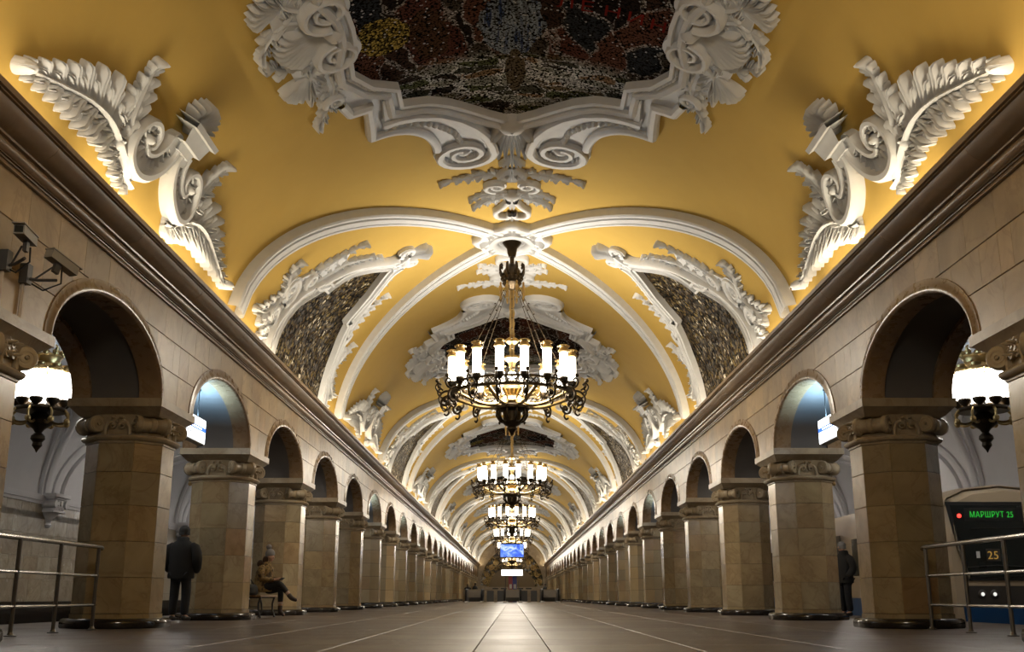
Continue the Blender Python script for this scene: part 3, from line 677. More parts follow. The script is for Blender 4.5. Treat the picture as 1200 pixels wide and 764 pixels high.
# ================================================================== ceiling reliefs
# ---- big mosaic panels
IN = [(2.45, 0), (2.47, .4), (2.62, .9), (2.66, 1.4), (2.40, 1.95), (1.98, 2.30), (1.98, 2.5), (1.98, 2.75), (1.98, 2.95), (1.50, 3.05), (1.15, 3.27), (.80, 3.58), (.42, 3.92), (.15, 4.1), (0, 4.14)]
OUT = [(3.25, 0), (3.35, .4), (3.25, 1.0), (3.08, 1.6), (2.95, 2.1), (2.85, 2.6), (2.5, 2.66), (2.54, 3.3), (2.6, 3.78), (2.0, 3.86), (1.62, 4.3), (1.35, 4.9), (.85, 5.2), (.3, 5.4), (0, 5.5)]
inn = np.array(IN); dens = []
for i in range(len(IN) - 1):
    for k in range(4): dens.append(inn[i] + (inn[i + 1] - inn[i]) * k / 4)
dens.append(inn[-1]); dens = np.array(dens)
b = RB(); dy = np.concatenate([-dens[::-1, 1], dens[1:, 1]]); wx = np.concatenate([dens[::-1, 0], dens[1:, 0]])
rings = []
for y_, w_ in zip(dy, wx): rings.append([(w_ * q, y_, .02) for q in np.linspace(-1, 1, 29)])
b.rings(rings, False); mos_me = b.mesh('mosaic', 'mosaic', 60, VAULT)
IN_C = [(x, y) for x, y in IN] ; loop = IN_C + [(-x, y) for x, y in IN_C[::-1][1:]] + [(-x, -y) for x, y in IN_C[1:]] + [(x, -y) for x, y in IN_C[::-1][1:-1]]
FR = [(.03, -.01), (.03, .17), (-.04, .19), (-.07, .13), (-.13, .12), (-.15, .20), (-.22, .23), (-.28, .19), (-.30, -.01)]
b = RB(); dl = []
for i in range(len(loop)):
    p0, p1 = np.array(loop[i]), np.array(loop[(i + 1) % len(loop)])
    for k in range(3): dl.append(p0 + (p1 - p0) * k / 3)
b.sweep(dl, FR, closed=True)
for sx in (1, -1):
    for sy in (1, -1): b.strip([(x * sx, y * sy) for x, y in IN], [(x * sx, y * sy) for x, y in OUT], .06, 6)
frame_me = b.mesh('frame', 'stucco', 35, VAULT)
# bead strip inside
b = RB()
b.beads([(x + .10, y) for x, y in IN[2:6]], .055, .20, 18)
bead_me = b.mesh('bead_moulding', 'stucco', 50, VAULT)
# quadrant scroll
def panel_scroll():
    r = RB(); c0 = (.98, 5.55)
    r.spiral(c0, .62, .13, PI, 1.75, 1, tail=[(.40, 5.2), (.52, 4.75), (.72, 4.35), (1.0, 3.98), (1.35, 3.68), (1.75, 3.5), (2.1, 3.44), (2.4, 3.44)], prof=[(-.10, -.01), (-.10, .16), (-.06, .2), (.06, .2), (.10, .16), (.10, -.01)], taper=.55, hd=.07)
    r.sweep(smooth_path([(1.5, 5.2), (1.52, 4.85), (1.66, 4.4), (1.95, 4.05), (2.3, 3.88), (2.62, 3.85)], 20), [(-.10, -.01), (-.10, .13), (-.05, .17), (.04, .17), (.08, .13), (.08, -.01)])
    r.sweep([(2.66, 3.86), (2.60, 3.3), (2.56, 2.70), (2.9, 2.64), (3.0, 2.2)], [(-.09, -.01), (-.09, .13), (-.04, .18), (.04, .18), (.09, .13), (.09, -.01)])
    r.sweep([(2.32, 3.5), (2.26, 2.95), (2.24, 2.55)], [(-.06, -.01), (-.06, .15), (.06, .15), (.06, -.01)])
    r.strip([(.45, 5.2), (.6, 4.7), (.85, 4.25), (1.2, 3.85), (1.7, 3.55), (2.4, 3.45)], [(1.45, 5.3), (1.45, 4.95), (1.58, 4.5), (1.85, 4.12), (2.2, 3.92), (2.6, 3.85)], .07)
    r.beads([(1.02, 5.0), (1.1, 4.6), (1.32, 4.25), (1.6, 3.95), (2.0, 3.72), (2.35, 3.66)], .075, .16, 15)
    r.beads([(c0[0] + .42 * math.cos(q), c0[1] + .42 * math.sin(q)) for q in np.linspace(-1.4, 3.1, 16)], .06, .15, 13)
    r.beads([(c0[0] + .24 * math.cos(q), c0[1] + .24 * math.sin(q)) for q in np.linspace(-2.5, 2.6, 12)], .045, .15, 8)
    return r
ps_me = panel_scroll().mesh('scroll', 'stucco', 40, VAULT)
r = RB(); r.fan((0, 4.15), PI / 2, .25, 1.95, .36, 9, .2, .08); r.dome((0, 4.35), .3, .3, 12); r.fan((0, 6.0), PI / 2, .05, .55, .7, 7, .14, .05)
r.leaflet((0, 4.2), PI / 2 + .5, .9, .14, .2, .8); r.leaflet((0, 4.2), PI / 2 - .5, .9, .14, .2, .8)
shell_me = r.mesh('shell', 'stucco', 40, VAULT)
r = RB()
r.fan((2.72, 0), 0, .10, 1.0, .62, 9, .22, .12); r.dome((2.75, 0), .17, .3, 10)
for sy in (1, -1):
    r.spiral((2.78, sy * .60), .40, .08, -sy * PI / 2, 1.6, -sy, tail=[], prof=[(-.07, -.01), (-.07, .2), (-.03, .25), (.03, .25), (.07, .2), (.07, -.01)], hd=.12)
    r.leaf([(3.0, sy * .35), (3.35, sy * .62), (3.6, sy * .5), (3.85, sy * .2)], .38, 4, .2, .5)
    r.leaf([(3.05, sy * .7), (3.3, sy * 1.0), (3.35, sy * 1.5), (3.2, sy * 2.0)], .44, 5, .2, .45)
    r.leaf([(3.0, sy * 1.2), (3.02, sy * 1.7), (3.2, sy * 2.2), (3.42, sy * 2.55)], .38, 5, .18, .6)
    r.fan((3.3, sy * .95), sy * .75, .08, .62, .8, 7, .2, .10)
    r.leaf([(2.9, sy * 1.0), (2.85, sy * 1.5), (2.95, sy * 2.1)], .26, 5, .16, .5)
    r.spiral((3.08, sy * 2.05), .18, .05, 0, 1.2, sy)
    r.strip([(2.6, sy * .1), (2.65, sy * .8), (2.7, sy * 1.5), (2.6, sy * 2.2)], [(3.6, sy * .1), (3.55, sy * .9), (3.35, sy * 1.6), (3.1, sy * 2.3)], .07)
cart_me = r.mesh('cartouche', 'stucco', 50, VAULT)
for i, y in enumerate(PANEL):
    o = empty('ceiling_mosaic', (0, y, 0))
    tag(o, ['dark figural ceiling mosaic in white scrolled stucco frame, at the top edge of the view', 'dark ceiling mosaic in white stucco frame behind the nearest chandelier'][i] if i < 2 else 'dark ceiling mosaic in white stucco frame, %s along the vault' % ordinal(i), 'mosaic', 'framed mosaics on the crown of the vault')
    inst('mosaic', mos_me, o); inst('frame', frame_me, o)
    for sx in (1, -1):
        for sy in (1, -1): inst('scroll', ps_me, o, scale=(sx, sy, 1)); inst('bead_moulding', bead_me, o, scale=(sx, sy, 1))
        inst('shell', shell_me, o, scale=(1, sx, 1)); inst('cartouche', cart_me, o, scale=(sx, 1, 1))
    if i == 0:
        for k, chh in enumerate('ЛЕНИН'):
            tc = bpy.data.curves.new('letters', 'FONT'); tc.body = chh; tc.size = .40; tmp = bpy.data.objects.new('tmp_text', tc); COL.objects.link(tmp)
            dg = bpy.context.evaluated_depsgraph_get(); dg.update(); me0 = bpy.data.meshes.new_from_object(tmp.evaluated_get(dg)); bpy.data.objects.remove(tmp)
            vv = np.array([v.co[:] for v in me0.vertices]); vv = VAULT(np.stack([.66 + .36 * k + vv[:, 0], .30 + .03 * k - vv[:, 1], np.full(len(vv), .034)], 1))
            for q_, v in enumerate(me0.vertices): v.co = vv[q_]
            me0.name = 'red_letter'; me0.materials.clear(); me0.materials.append(M['ledred']); inst('red_letter', me0, o)
# ---- acanthus wings at the vault foot
r = RB(); PROFW = [(-.07, -.01), (-.07, .16), (-.035, .21), (.035, .21), (.07, .16), (.07, -.01)]
def wing_half(r, s):
    # C-scroll from the bracket down to the cornice and up into the volute
    p = smooth_path([(5.62, s * .12), (5.9, s * .10), (6.2, s * .28), (6.42, s * .58), (6.5, s * .92), (6.38, s * 1.2), (6.1, s * 1.28), (5.82, s * 1.14), (5.72, s * .9), (5.82, s * .70), (6.0, s * .70), (6.08, s * .86), (5.98, s * .97)], 60)
    r.sweep(p, PROFW, wscale=np.concatenate([np.linspace(.9, 1.15, 20), np.linspace(1.15, .6, 40)]))
    q = smooth_path([(5.66, s * .38), (5.85, s * .42), (6.06, s * .58), (6.14, s * .78), (6.08, s * .86)], 24); r.sweep(q, PROFW, wscale=[.75] * 24)
    r.strip([tuple(x) for x in resample(p[:24], 14)], [tuple(x) for x in resample(q, 14)], .09)
    for k in range(10):
        a0, a1 = resample(p[:26], 10)[k], resample(q, 10)[k]; r.sweep([a0 + (a1 - a0) * .15, a0 + (a1 - a0) * .5 + np.array([.0, .03]), a0 + (a1 - a0) * .9], [(-.03, .05), (0, .15), (.03, .05)])
    r.plate_disc((5.98, s * .95), .30, .08); r.dome((5.98, s * .92), .09, .24)
    for k in range(9):
        an = 2 * PI * k / 9; r.sweep([(5.98 + .12 * math.cos(an), s * .93 + .12 * math.sin(an)), (5.98 + .26 * math.cos(an + .4), s * .93 + .26 * math.sin(an + .4))], [(-.025, .05), (0, .16), (.025, .05)])
    # great acanthus leaf
    r.leaf([(6.60, s * .95), (6.38, s * 1.35), (6.22, s * 1.9), (6.24, s * 2.5), (6.40, s * 3.2), (6.60, s * 3.95)], .66, 10, .26, .30, (1.05, .55), rib=.045, tip=1.1)
    r.leaf([(6.66, s * .70), (6.58, s * 1.05), (6.40, s * 1.4)], .32, 4, .2, .6, (1.2, .7))
    # rising leaf
    r.leaf([(6.30, s * 1.15), (6.0, s * 1.42), (5.65, s * 1.55), (5.25, s * 1.68)], .50, 5, .22, .35, (.95, .5), rib=.04)
    r.dome((6.61, s * 4.02), .10, .26)
wing_half(r, 1)
arm_me = r.mesh('acanthus_scroll', 'stucco', 50, VAULT)
r = RB()
r.strip([(5.36, -.42), (5.36, .42)], [(5.62, -.34), (5.62, .34)], .30); r.strip([(5.28, -.48), (5.28, .48)], [(5.37, -.46), (5.37, .46)], .38); r.strip([(5.60, -.3), (5.60, .3)], [(5.75, -.22), (5.75, .22)], .22)
for s in (1, -1): r.spiral((5.70, s * .24), .17, .05, 0, 1.3, s, hd=.16); r.leaf([(5.78, s * .1), (5.95, s * .2), (6.05, s * .12)], .14, 3, .12)
br_me = r.mesh('bracket', 'stucco', 40, VAULT)
r = RB(); r.fan((5.36, 0), PI, .05, .52, 1.15, 9, .26, .14); r.dome((5.3, 0), .14, .3); sh_me = r.mesh('shell', 'stucco', 50, VAULT)
for i, y in enumerate(PANEL):
    for s in (1, -1):
        o = empty('acanthus_relief', (0, y, 0))
        tag(o, 'white acanthus scroll relief above the cornice, %s on the %s of the vault' % (ordinal(i), SIDE[s]), 'relief', 'acanthus scroll reliefs at the vault foot')
        inst('acanthus_scroll', arm_me, o, scale=(s, 1, 1)); inst('acanthus_scroll', arm_me, o, scale=(s, -1, 1)); inst('bracket', br_me, o, scale=(s, 1, 1)); inst('shell', sh_me, o, scale=(s, 1, 1))
# ---- lunette mosaics in the ribbed bays
LU = [(7.05, 2.98), (6.6, 2.92), (6.1, 2.75), (5.6, 2.45), (5.15, 1.98), (4.88, 1.72), (4.86, 1.40), (4.4, 1.25), (4.0, .98), (3.6, .50), (3.35, .16), (3.2, 0)]
lu = np.array(LU); dens = np.concatenate([np.stack([np.linspace(lu[i, 0], lu[i + 1, 0], 5)[:-1], np.linspace(lu[i, 1], lu[i + 1, 1], 5)[:-1]], 1) for i in range(len(lu) - 1)] + [lu[-1:]])
b = RB(); b.rings([[(a_, w_ * q, .03) for q in np.linspace(-1, 1, 13)] for a_, w_ in dens], False); lm_me = b.mesh('mosaic', 'mosaic2', 60, VAULT)
b = RB(); lp = LU + [(x, -y) for x, y in LU[::-1][1:]]
dl = []
for i in range(len(lp) - 1):
    p0, p1 = np.array(lp[i]), np.array(lp[i + 1])
    for k in range(4): dl.append(p0 + (p1 - p0) * k / 4)
dl.append(np.array(lp[-1]))
b.sweep(dl, [(.03, -.01), (.03, .18), (-.02, .20), (-.04, .12), (-.15, .11), (-.165, .19), (-.20, .21), (-.235, .18), (-.24, -.01)]); b.beads([(x + .0, y + .10) for x, y in LU[1:5]], .05, .17, 20); b.beads([(x + .0, -y - .10) for x, y in LU[1:5]], .05, .17, 20)
for s in (1, -1):
    b.sweep(smooth_path([(3.15, s * .08), (2.95, s * .12), (2.75, s * .2), (2.62, s * .34)], 12), PROFW); b.sweep(smooth_path([(4.85, s * 2.05), (4.45, s * 1.75), (4.05, s * 1.45), (3.6, s * .95), (3.2, s * .45), (2.9, s * .28)], 24), PROFW)
    b.sweep([(4.78, s * 1.68), (4.98, s * 1.98), (5.02, s * 2.3), (4.84, s * 2.1)], PROFW)
    b.sweep(smooth_path([(6.95, s * 3.45), (6.5, s * 3.35), (6.0, s * 3.1), (5.5, s * 2.75), (5.1, s * 2.4)], 20), PROFW)
lf_me = b.mesh('frame', 'stucco', 35, VAULT)
r = RB()
for s in (1,):
    r.spiral((5.55, s * 3.28), .36, .08, 0, 1.5, s, hd=.1); r.spiral((5.05, s * 2.62), .22, .06, 0, 1.3, -s, hd=.1)
    r.leaf([(5.75, s * 3.4), (6.1, s * 3.75), (6.35, s * 4.15), (6.42, s * 4.65)], .42, 5, .2, .4)
    r.leaf([(5.6, s * 3.55), (5.35, s * 3.75), (5.05, s * 3.75)], .34, 4, .2, .45)
    r.leaf([(5.3, s * 2.9), (4.85, s * 2.65), (4.35, s * 2.4), (3.9, s * 2.25), (3.55, s * 2.15)], .30, 8, .18, .6)
    r.leaf([(6.6, s * 3.35), (6.75, s * 3.6), (6.85, s * 4.0)], .32, 4, .18, .5); r.leaf([(6.9, s * 3.2), (6.5, s * 3.5), (6.1, s * 3.55)], .28, 5, .18, .5)
    r.leaf([(4.0, s * 1.6), (3.7, s * 1.35), (3.45, s * 1.2)], .16, 5, .14, .5)
    r.leaf([(6.85, s * 3.15), (6.4, s * 3.2), (5.95, s * 3.05), (5.55, s * 2.8), (5.2, s * 2.45)], .34, 9, .2, .6)
    r.leaf([(4.95, s * 2.3), (4.5, s * 2.0), (4.1, s * 1.75), (3.7, s * 1.35), (3.3, s * .85)], .26, 9, .18, .5)
    r.leaf([(5.9, s * 3.5), (6.2, s * 3.4), (6.5, s * 3.75), (6.6, s * 4.2)], .32, 5, .18, .5); r.spiral((6.2, s * 3.55), .2, .05, 0, 1.3, s, hd=.12)
    r.strip([(6.9, s * 3.2), (6.3, s * 3.1), (5.6, s * 2.7), (5.0, s * 2.1), (4.3, s * 1.6)], [(6.8, s * 3.7), (6.2, s * 3.7), (5.4, s * 3.4), (4.7, s * 2.6), (3.9, s * 2.2)], .05)
ll_me = r.mesh('acanthus', 'stucco', 50, VAULT)
r = RB(); r.fan((2.72, 0), PI, .1, .72, .55, 7, .2, .1)
for s in (1, -1): r.spiral((2.66, s * .42), .22, .05, 0, 1.5, s, hd=.1); r.leaflet((2.55, s * .15), PI - s * .5, .5, .09, .16)
r.dome((2.78, 0), .16, .26); lpal_me = r.mesh('palmette', 'stucco', 50, VAULT)
for i, y in enumerate(BOSS):
    for s in (1, -1):
        o = empty('lunette_mosaic', (0, y, 0)); tag(o, 'brown and gold mosaic in waisted white frame above the cornice, %s on the %s vault' % (ordinal(i), SIDE[s]), 'mosaic', 'lunette mosaics between the vault ribs')
        inst('mosaic', lm_me, o, scale=(s, 1, 1)); inst('frame', lf_me, o, scale=(s, 1, 1)); inst('acanthus', ll_me, o, scale=(s, 1, 1)); inst('acanthus', ll_me, o, scale=(s, -1, 1)); inst('palmette', lpal_me, o, scale=(s, 1, 1))
# ---- bosses and pendants
r = RB()
def lobed(rx, ry, n=48, k=8, amp=.06): return [(rx * (1 + amp * math.cos(k * 2 * PI * j / n)) * math.cos(2 * PI * j / n), ry * (1 + amp * math.cos(k * 2 * PI * j / n)) * math.sin(2 * PI * j / n)) for j in range(n)]
r.rings([[(x, y, h) for x, y in lobed(q * .95, q * 1.05, amp=am)] for q, h, am in ((1.0, -.01, .07), (1.0, .16, .07), (.95, .22, .06), (.85, .22, .05), (.82, .17, .04), (.62, .17, .03), (.6, .26, .02), (.52, .29, 0), (.40, .26, 0), (.36, .2, 0), (.02, .2, 0))])
for k in range(4):
    an = PI / 4 + k * PI / 2; r.spiral((.80 * math.cos(an), .85 * math.sin(an)), .24, .06, an, 1.3, 1 if k % 2 else -1, hd=.2)
for k in range(8): r.leaflet((.45 * math.cos(k * PI / 4), .5 * math.sin(k * PI / 4)), k * PI / 4, .4, .13, .28)
boss_me = r.mesh('ceiling_boss', 'stucco', 50, VAULT)
r = RB()
for s in (1, -1):
    r.leaf([(s * .05, -4.45), (s * .5, -4.62), (s * .95, -4.5), (s * 1.45, -4.45)], .40, 6, .14, .45)
    r.spiral((s * .36, -3.95), .25, .06, PI / 2, 1.4, s, hd=.08)
    r.leaf([(s * .1, -3.5), (s * .45, -3.35), (s * .85, -3.15)], .38, 4, .14, .45); r.leaf([(s * .1, -3.2), (s * .45, -2.95), (s * .82, -2.6)], .36, 4, .14, .45)
    r.sweep(smooth_path([(s * .08, -2.95), (s * .2, -2.6), (s * .38, -2.25), (s * .34, -1.9), (s * .1, -1.85), (s * .05, -2.05)], 20), RAIL)
r.fan((0, -5.0), PI / 2, .1, .55, .9, 7, .16); r.fan((0, -1.95), PI / 2, .05, .42, .9, 5, .14); r.dome((0, -3.3), .2, .2, 10); r.fan((0, -4.0), -PI / 2, .1, .75, .5, 5, .14)
r.leaflet((0, -3.3), PI / 2, .9, .13, .14)
r.v = [(a_, -1.4 + (y_ + 1.65) * .895, h_) for a_, y_, h_ in r.v]
pend_me = r.mesh('stucco_pendant', 'stucco', 50, VAULT)
for i, y in enumerate(BOSS):
    o = inst('ceiling_boss', boss_me, None, (0, y, 0)); tag(o, 'white stucco rosette on the vault crown holding the %s hanging chandelier' % ordinal(i), 'rosette', 'rosettes above the chandeliers')
    for sy, w_ in ((1, 'before'), (-1, 'beyond')):
        p_ = inst('acanthus_pendant', pend_me, None, (0, y, 0), scale=(1, sy, 1)); tag(p_, 'white winged acanthus ornament %s the %s chandelier rosette' % (w_, ordinal(i)), 'relief', 'winged ornaments on the vault crown')

# ================================================================== nave chandeliers (origin at the axis, z = world)
def chandelier():
    root = empty('chandelier')
    MB().lathe([(.02, 9.1), (.24, 9.06), (.25, 8.96), (.20, 8.88), (.13, 8.80), (.11, 8.66), (.085, 8.58)], 20).build('ceiling_cup', 'bronze', root)
    MB().lathe([(.055, 8.62), (.055, 8.3), (.075, 8.28), (.055, 8.26), (.055, 8.0)], 10).build('stem', 'bronze', root)
    cr = MB().lathe([(.06, 8.42), (.16, 8.36), (.28, 8.22), (.33, 8.08), (.34, 7.98), (.30, 7.93), (.33, 7.90), (.26, 7.84), (.12, 7.76), (.05, 7.72)], 20)
    for k in range(16): an = 2 * PI * k / 16; cr.ball((.335 * math.cos(an), .335 * math.sin(an), 8.02), .05, 8, 5)
    cr.v = [(x * .74, y * .74, z) for x, y, z in cr.v]; crn = cr.build('crown', 'bronze', root)
    hk = MB(); r_ = [(.28, 8.1), (.38, 8.12), (.43, 8.22), (.42, 8.34), (.37, 8.38), (.34, 8.34), (.37, 8.30)]
    hk.tube([(x, 0, z) for x, z in r_], [.045, .04, .036, .034, .03, .026, .03], 6); hk_me = hk.mesh('crown_scroll', 'bronze')
    dr = MB().lathe([(.01, -.42), (.028, -.36), (.03, -.30), (.012, -.27), (.04, -.2), (.045, -.1), (.02, -.06), (.03, 0), (.01, .03)], 8).mesh('crown_drop', 'gold')
    for k in range(8):
        an = 2 * PI * (k + .5) / 8; inst('crown_scroll', hk_me, crn, rot=(0, 0, an), scale=(.74, .9, 1)); inst('crown_drop', dr, crn, (.30 * math.cos(an), .30 * math.sin(an), 7.88))
    # twisted central column
    cc = MB(); rings = []
    for i in range(70):
        z = 7.75 - 2.65 * i / 69; rings.append([((.058 + .014 * math.sin(3 * (2 * PI * j / 10) + i * .9)) * math.cos(2 * PI * j / 10), (.058 + .014 * math.sin(3 * (2 * PI * j / 10) + i * .9)) * math.sin(2 * PI * j / 10), z) for j in range(10)])
    cc.rings(rings); cc.lathe([(.06, 6.55), (.14, 6.5), (.16, 6.42), (.08, 6.36)], 12); cc.lathe([(.06, 6.1), (.2, 6.06), (.22, 6.0), (.1, 5.92), (.07, 5.8)], 12)
    cc.build('central_column', 'gold', root)
    MB().ball((0, 0, 5.58), .11, 14, 8, 1, 1, 1.15).build('central_globe', 'glow', root)
    MB().lathe([(.07, 5.4), (.2, 5.36), (.24, 5.25), (.16, 5.12), (.3, 5.02), (.34, 4.96), (.3, 4.88), (.22, 4.84)], 16).build('hub', 'gold', root)
    # chains
    rod = MB().tube([(.16, 0, 7.80), (1.40, 0, 5.34)], .008, 6)
    for k in range(9): u = (k + .5) / 9; rod.ball((.22 + 1.13 * u, 0, 7.80 - 2.44 * u), .020, 6, 4)
    rod_me = rod.mesh('suspension_rod', 'bronze')
    for k in range(8): inst('suspension_rod', rod_me, root, rot=(0, 0, 2 * PI * k / 8))
    # ring with open fretwork
    R = 1.45; rg = MB()
    for z0, z1, r0, r1 in ((5.10, 5.16, R - .07, R + .05), (5.30, 5.34, R - .04, R + .04)):
        rg.rings([[(q * math.cos(2 * PI * j / 64), q * math.sin(2 * PI * j / 64), z) for j in range(64)] for q, z in ((r0, z0), (r1, z0), (r1, z1), (r0, z1), (r0, z0))])
    ring = rg.build('ring', 'bronze', root)
    ft = MB()
    for k in range(64):
        a0 = 2 * PI * k / 64; c_, s_ = math.cos, math.sin
        pts = [(R * c_(a0), R * s_(a0), 5.16), (R * c_(a0 + .05), R * s_(a0 + .05), 5.23), (R * c_(a0 + .098), R * s_(a0 + .098), 5.30)]; ft.tube(pts, .013, 5, False)
        ft.tube([(R * c_(a0 + .098), R * s_(a0 + .098), 5.16), (R * c_(a0 + .05), R * s_(a0 + .05), 5.23), (R * c_(a0), R * s_(a0), 5.30)], .013, 5, False)
    o = ft.build('fretwork', 'bronze', ring); tag(o, kind='stuff')
    # arms
    am = MB(); P = smooth_path([(.26, 4.94), (.5, 4.86), (.8, 4.88), (1.1, 4.98), (1.42, 5.10)], 18); am.tube([(x, 0, z) for x, z in P], [.055] * 5 + [.045] * 13, 8)
    Q = smooth_path([(.28, 5.02), (.45, 5.14), (.62, 5.22), (.72, 5.16), (.68, 5.06), (.60, 5.10)], 20); am.tube([(x, 0, z) for x, z in Q], .028, 6)
    am_me = am.mesh('arm', 'gold')
    for k in range(8): inst('arm', am_me, root, rot=(0, 0, 2 * PI * (k + .5) / 8))
    MB().lathe([(.02, 4.90), (.36, 4.88), (.42, 4.84), (.42, 4.78), (.34, 4.74), (.22, 4.72), (.21, 4.5), (.24, 4.46), (.18, 4.40), (.10, 4.36), (.12, 4.30), (.07, 4.24), (.03, 4.18), (.005, 4.12)], 20).build('dish', 'bronze', root)
    dl_ = MB().tube([(.36, 0, 4.76), (.37, 0, 4.62), (.29, 0, 4.50), (.22, 0, 4.46)], .025, 6); dl_me = dl_.mesh('dish_rib', 'bronze')
    for k in range(10): inst('dish_rib', dl_me, root, rot=(0, 0, 2 * PI * k / 10))
    # lamps with scroll brackets
    gl = MB().lathe([(.075, 5.36), (.092, 5.40), (.098, 5.65), (.098, 5.95), (.09, 6.02), (.06, 6.03)], 14).mesh('glass', 'glow')
    cl = MB().lathe([(.10, 5.98), (.135, 6.0), (.13, 6.03), (.105, 6.05), (.09, 6.1), (.11, 6.14), (.10, 6.16), (.08, 6.1)], 12)
    for k in range(6): an = 2 * PI * k / 6; cl.ball((.115 * math.cos(an), .115 * math.sin(an), 6.13), .028, 6, 4)
    cl_me = cl.mesh('collar', 'gold')
    cu = MB().lathe([(.02, 5.12), (.035, 5.15), (.035, 5.24), (.075, 5.28), (.10, 5.34), (.105, 5.40), (.092, 5.38), (.075, 5.31)], 12).mesh('cup', 'bronze')
    sb = MB()
    S1 = [(1.50, 5.14), (1.62, 5.16), (1.74, 5.10), (1.80, 4.98), (1.76, 4.86), (1.65, 4.82), (1.57, 4.88), (1.57, 4.97), (1.64, 5.0), (1.68, 4.95)]
    S2 = [(1.74, 5.10), (1.84, 5.16), (1.88, 5.26), (1.82, 5.34), (1.75, 5.30)]; S3 = [(1.62, 4.83), (1.60, 4.74), (1.66, 4.68), (1.72, 4.72)]; S4 = [(1.5, 5.12), (1.48, 5.0), (1.54, 4.92)]
    for S, q in ((S1, .030), (S2, .024), (S3, .024), (S4, .022)): P = smooth_path(S, 26); sb.tube([(x - .05, 0, z) for x, z in P], q, 6)
    sb.ball((1.80, 0, 5.40), .05, 8, 5); sb.ball((1.60, 0, 4.94), .06, 8, 5)
    sb_me = sb.mesh('scroll_bracket', 'bronze')
    for k in range(16):
        an = 2 * PI * (k + .5) / 16; lp_ = empty('lamp', (R * math.cos(an), R * math.sin(an), 0), 0, root)
        inst('glass', gl, lp_); inst('collar', cl_me, lp_); inst('cup', cu, lp_)
        inst('scroll_bracket', sb_me, root, rot=(0, 0, an))
    return root
ch0 = chandelier(); CH = [2.72] + BOSS
for i, y in enumerate(CH):
    c_ = ch0 if i == 0 else copy_tree(ch0)
    c_.location = (0, y, 0)
    lab = 'ring chandelier of lit glass tubes hanging overhead outside the view' if i == 0 else ['', 'nearest and largest bronze ring chandelier with sixteen lit glass tubes', 'second bronze ring chandelier, directly below and behind the largest one', 'third lit ring chandelier along the nave', 'fourth lit ring chandelier, just above the blue screen', 'fifth lit ring chandelier, behind the blue screen', 'sixth lit ring chandelier far down the nave', 'seventh lit ring chandelier, furthest down the nave'][i]
    tag(c_, lab, 'chandelier', 'ring chandeliers along the nave')
    point('chandelier_light', (0, y, 5.78), LAMP_W, (1, .90, .75), .75)

# ================================================================== aisle chandeliers
def aisle_lamp():
    root = empty('aisle_chandelier')
    MB().lathe([(.02, 5.5), (.12, 5.48), (.10, 5.42), (.03, 5.36), (.022, 5.3), (.022, 4.86), (.05, 4.84), (.03, 4.8)], 12).build('stem', 'bronze', root)
    cr = MB().lathe([(.04, 4.92), (.28, 4.86), (.30, 4.82), (.26, 4.78), (.24, 4.68), (.28, 4.62), (.30, 4.58)], 20)
    for k in range(10):
        an = 2 * PI * k / 10; cr.ball((.28 * math.cos(an), .28 * math.sin(an), 4.89), .055, 8, 5); cr.tube([(.28 * math.cos(an), .28 * math.sin(an), 4.88), (.34 * math.cos(an), .34 * math.sin(an), 4.96), (.29 * math.cos(an), .29 * math.sin(an), 5.02)], [.035, .028, .012], 6)
    cr.build('crown', 'gold', root)
    gl = MB().lathe([(.09, 3.98), (.115, 4.02), (.125, 4.2), (.125, 4.44), (.11, 4.54), (.05, 4.56)], 12).mesh('glass', 'glowaisle')
    cl = MB().lathe([(.11, 4.50), (.14, 4.53), (.13, 4.57), (.09, 4.6), (.10, 4.64), (.05, 4.66)], 10).mesh('collar', 'gold')
    cu = MB().lathe([(.02, 3.84), (.05, 3.87), (.11, 3.93), (.125, 3.99), (.10, 4.01), (.08, 3.95)], 10).mesh('cup', 'bronze')
    for k in range(9):
        an = 2 * PI * k / 9; lp_ = empty('lamp', (.40 * math.cos(an), .40 * math.sin(an), 0), 0, root); inst('glass', gl, lp_); inst('collar', cl, lp_); inst('cup', cu, lp_)
    MB().lathe([(.30, 3.86), (.44, 3.86), (.46, 3.82), (.44, 3.78), (.30, 3.78)], 20).build('ring', 'bronze', root)
    am = MB(); P = smooth_path([(.44, 3.82), (.52, 3.72), (.46, 3.58), (.32, 3.56), (.2, 3.62), (.14, 3.72)], 18); am.tube([(x, 0, z) for x, z in P], .024, 6); am.ball((.50, 0, 3.60), .06, 8, 5)
    am_me = am.mesh('arm', 'gold')
    for k in range(8): inst('arm', am_me, root, rot=(0, 0, 2 * PI * k / 8))
    MB().lathe([(.05, 3.84), (.20, 3.7), (.24, 3.62), (.22, 3.55), (.10, 3.46), (.06, 3.40), (.12, 3.34), (.13, 3.28), (.08, 3.22), (.09, 3.16), (.03, 3.08), (.005, 3.03)], 14).build('basket', 'bronze', root)
    return root
al0 = aisle_lamp(); first = True
for s in (-1, 1):
    for k in range(0, 6):
        y = 19.52 + 11.2 * k
        if k in (0,):
            c_ = al0 if first else copy_tree(al0); first = False; c_.location = (s * 8.72, y, -.02)
            tag(c_, 'lit aisle chandelier of clustered glass tubes hanging %s' % ('above the train front' if s > 0 else 'behind the first railing'), 'chandelier', 'aisle chandeliers')
        else:
            c_ = copy_tree(al0); c_.location = (s * 8.72, y, -.02); tag(c_, 'lit aisle chandelier mostly hidden behind the %s columns, %s down the aisle' % (SIDE[s], ordinal(k)), 'chandelier', 'aisle chandeliers')
        point('aisle_light', (s * 8.72, y, 4.25), AISLE_W, (1, .93, .84), .60)

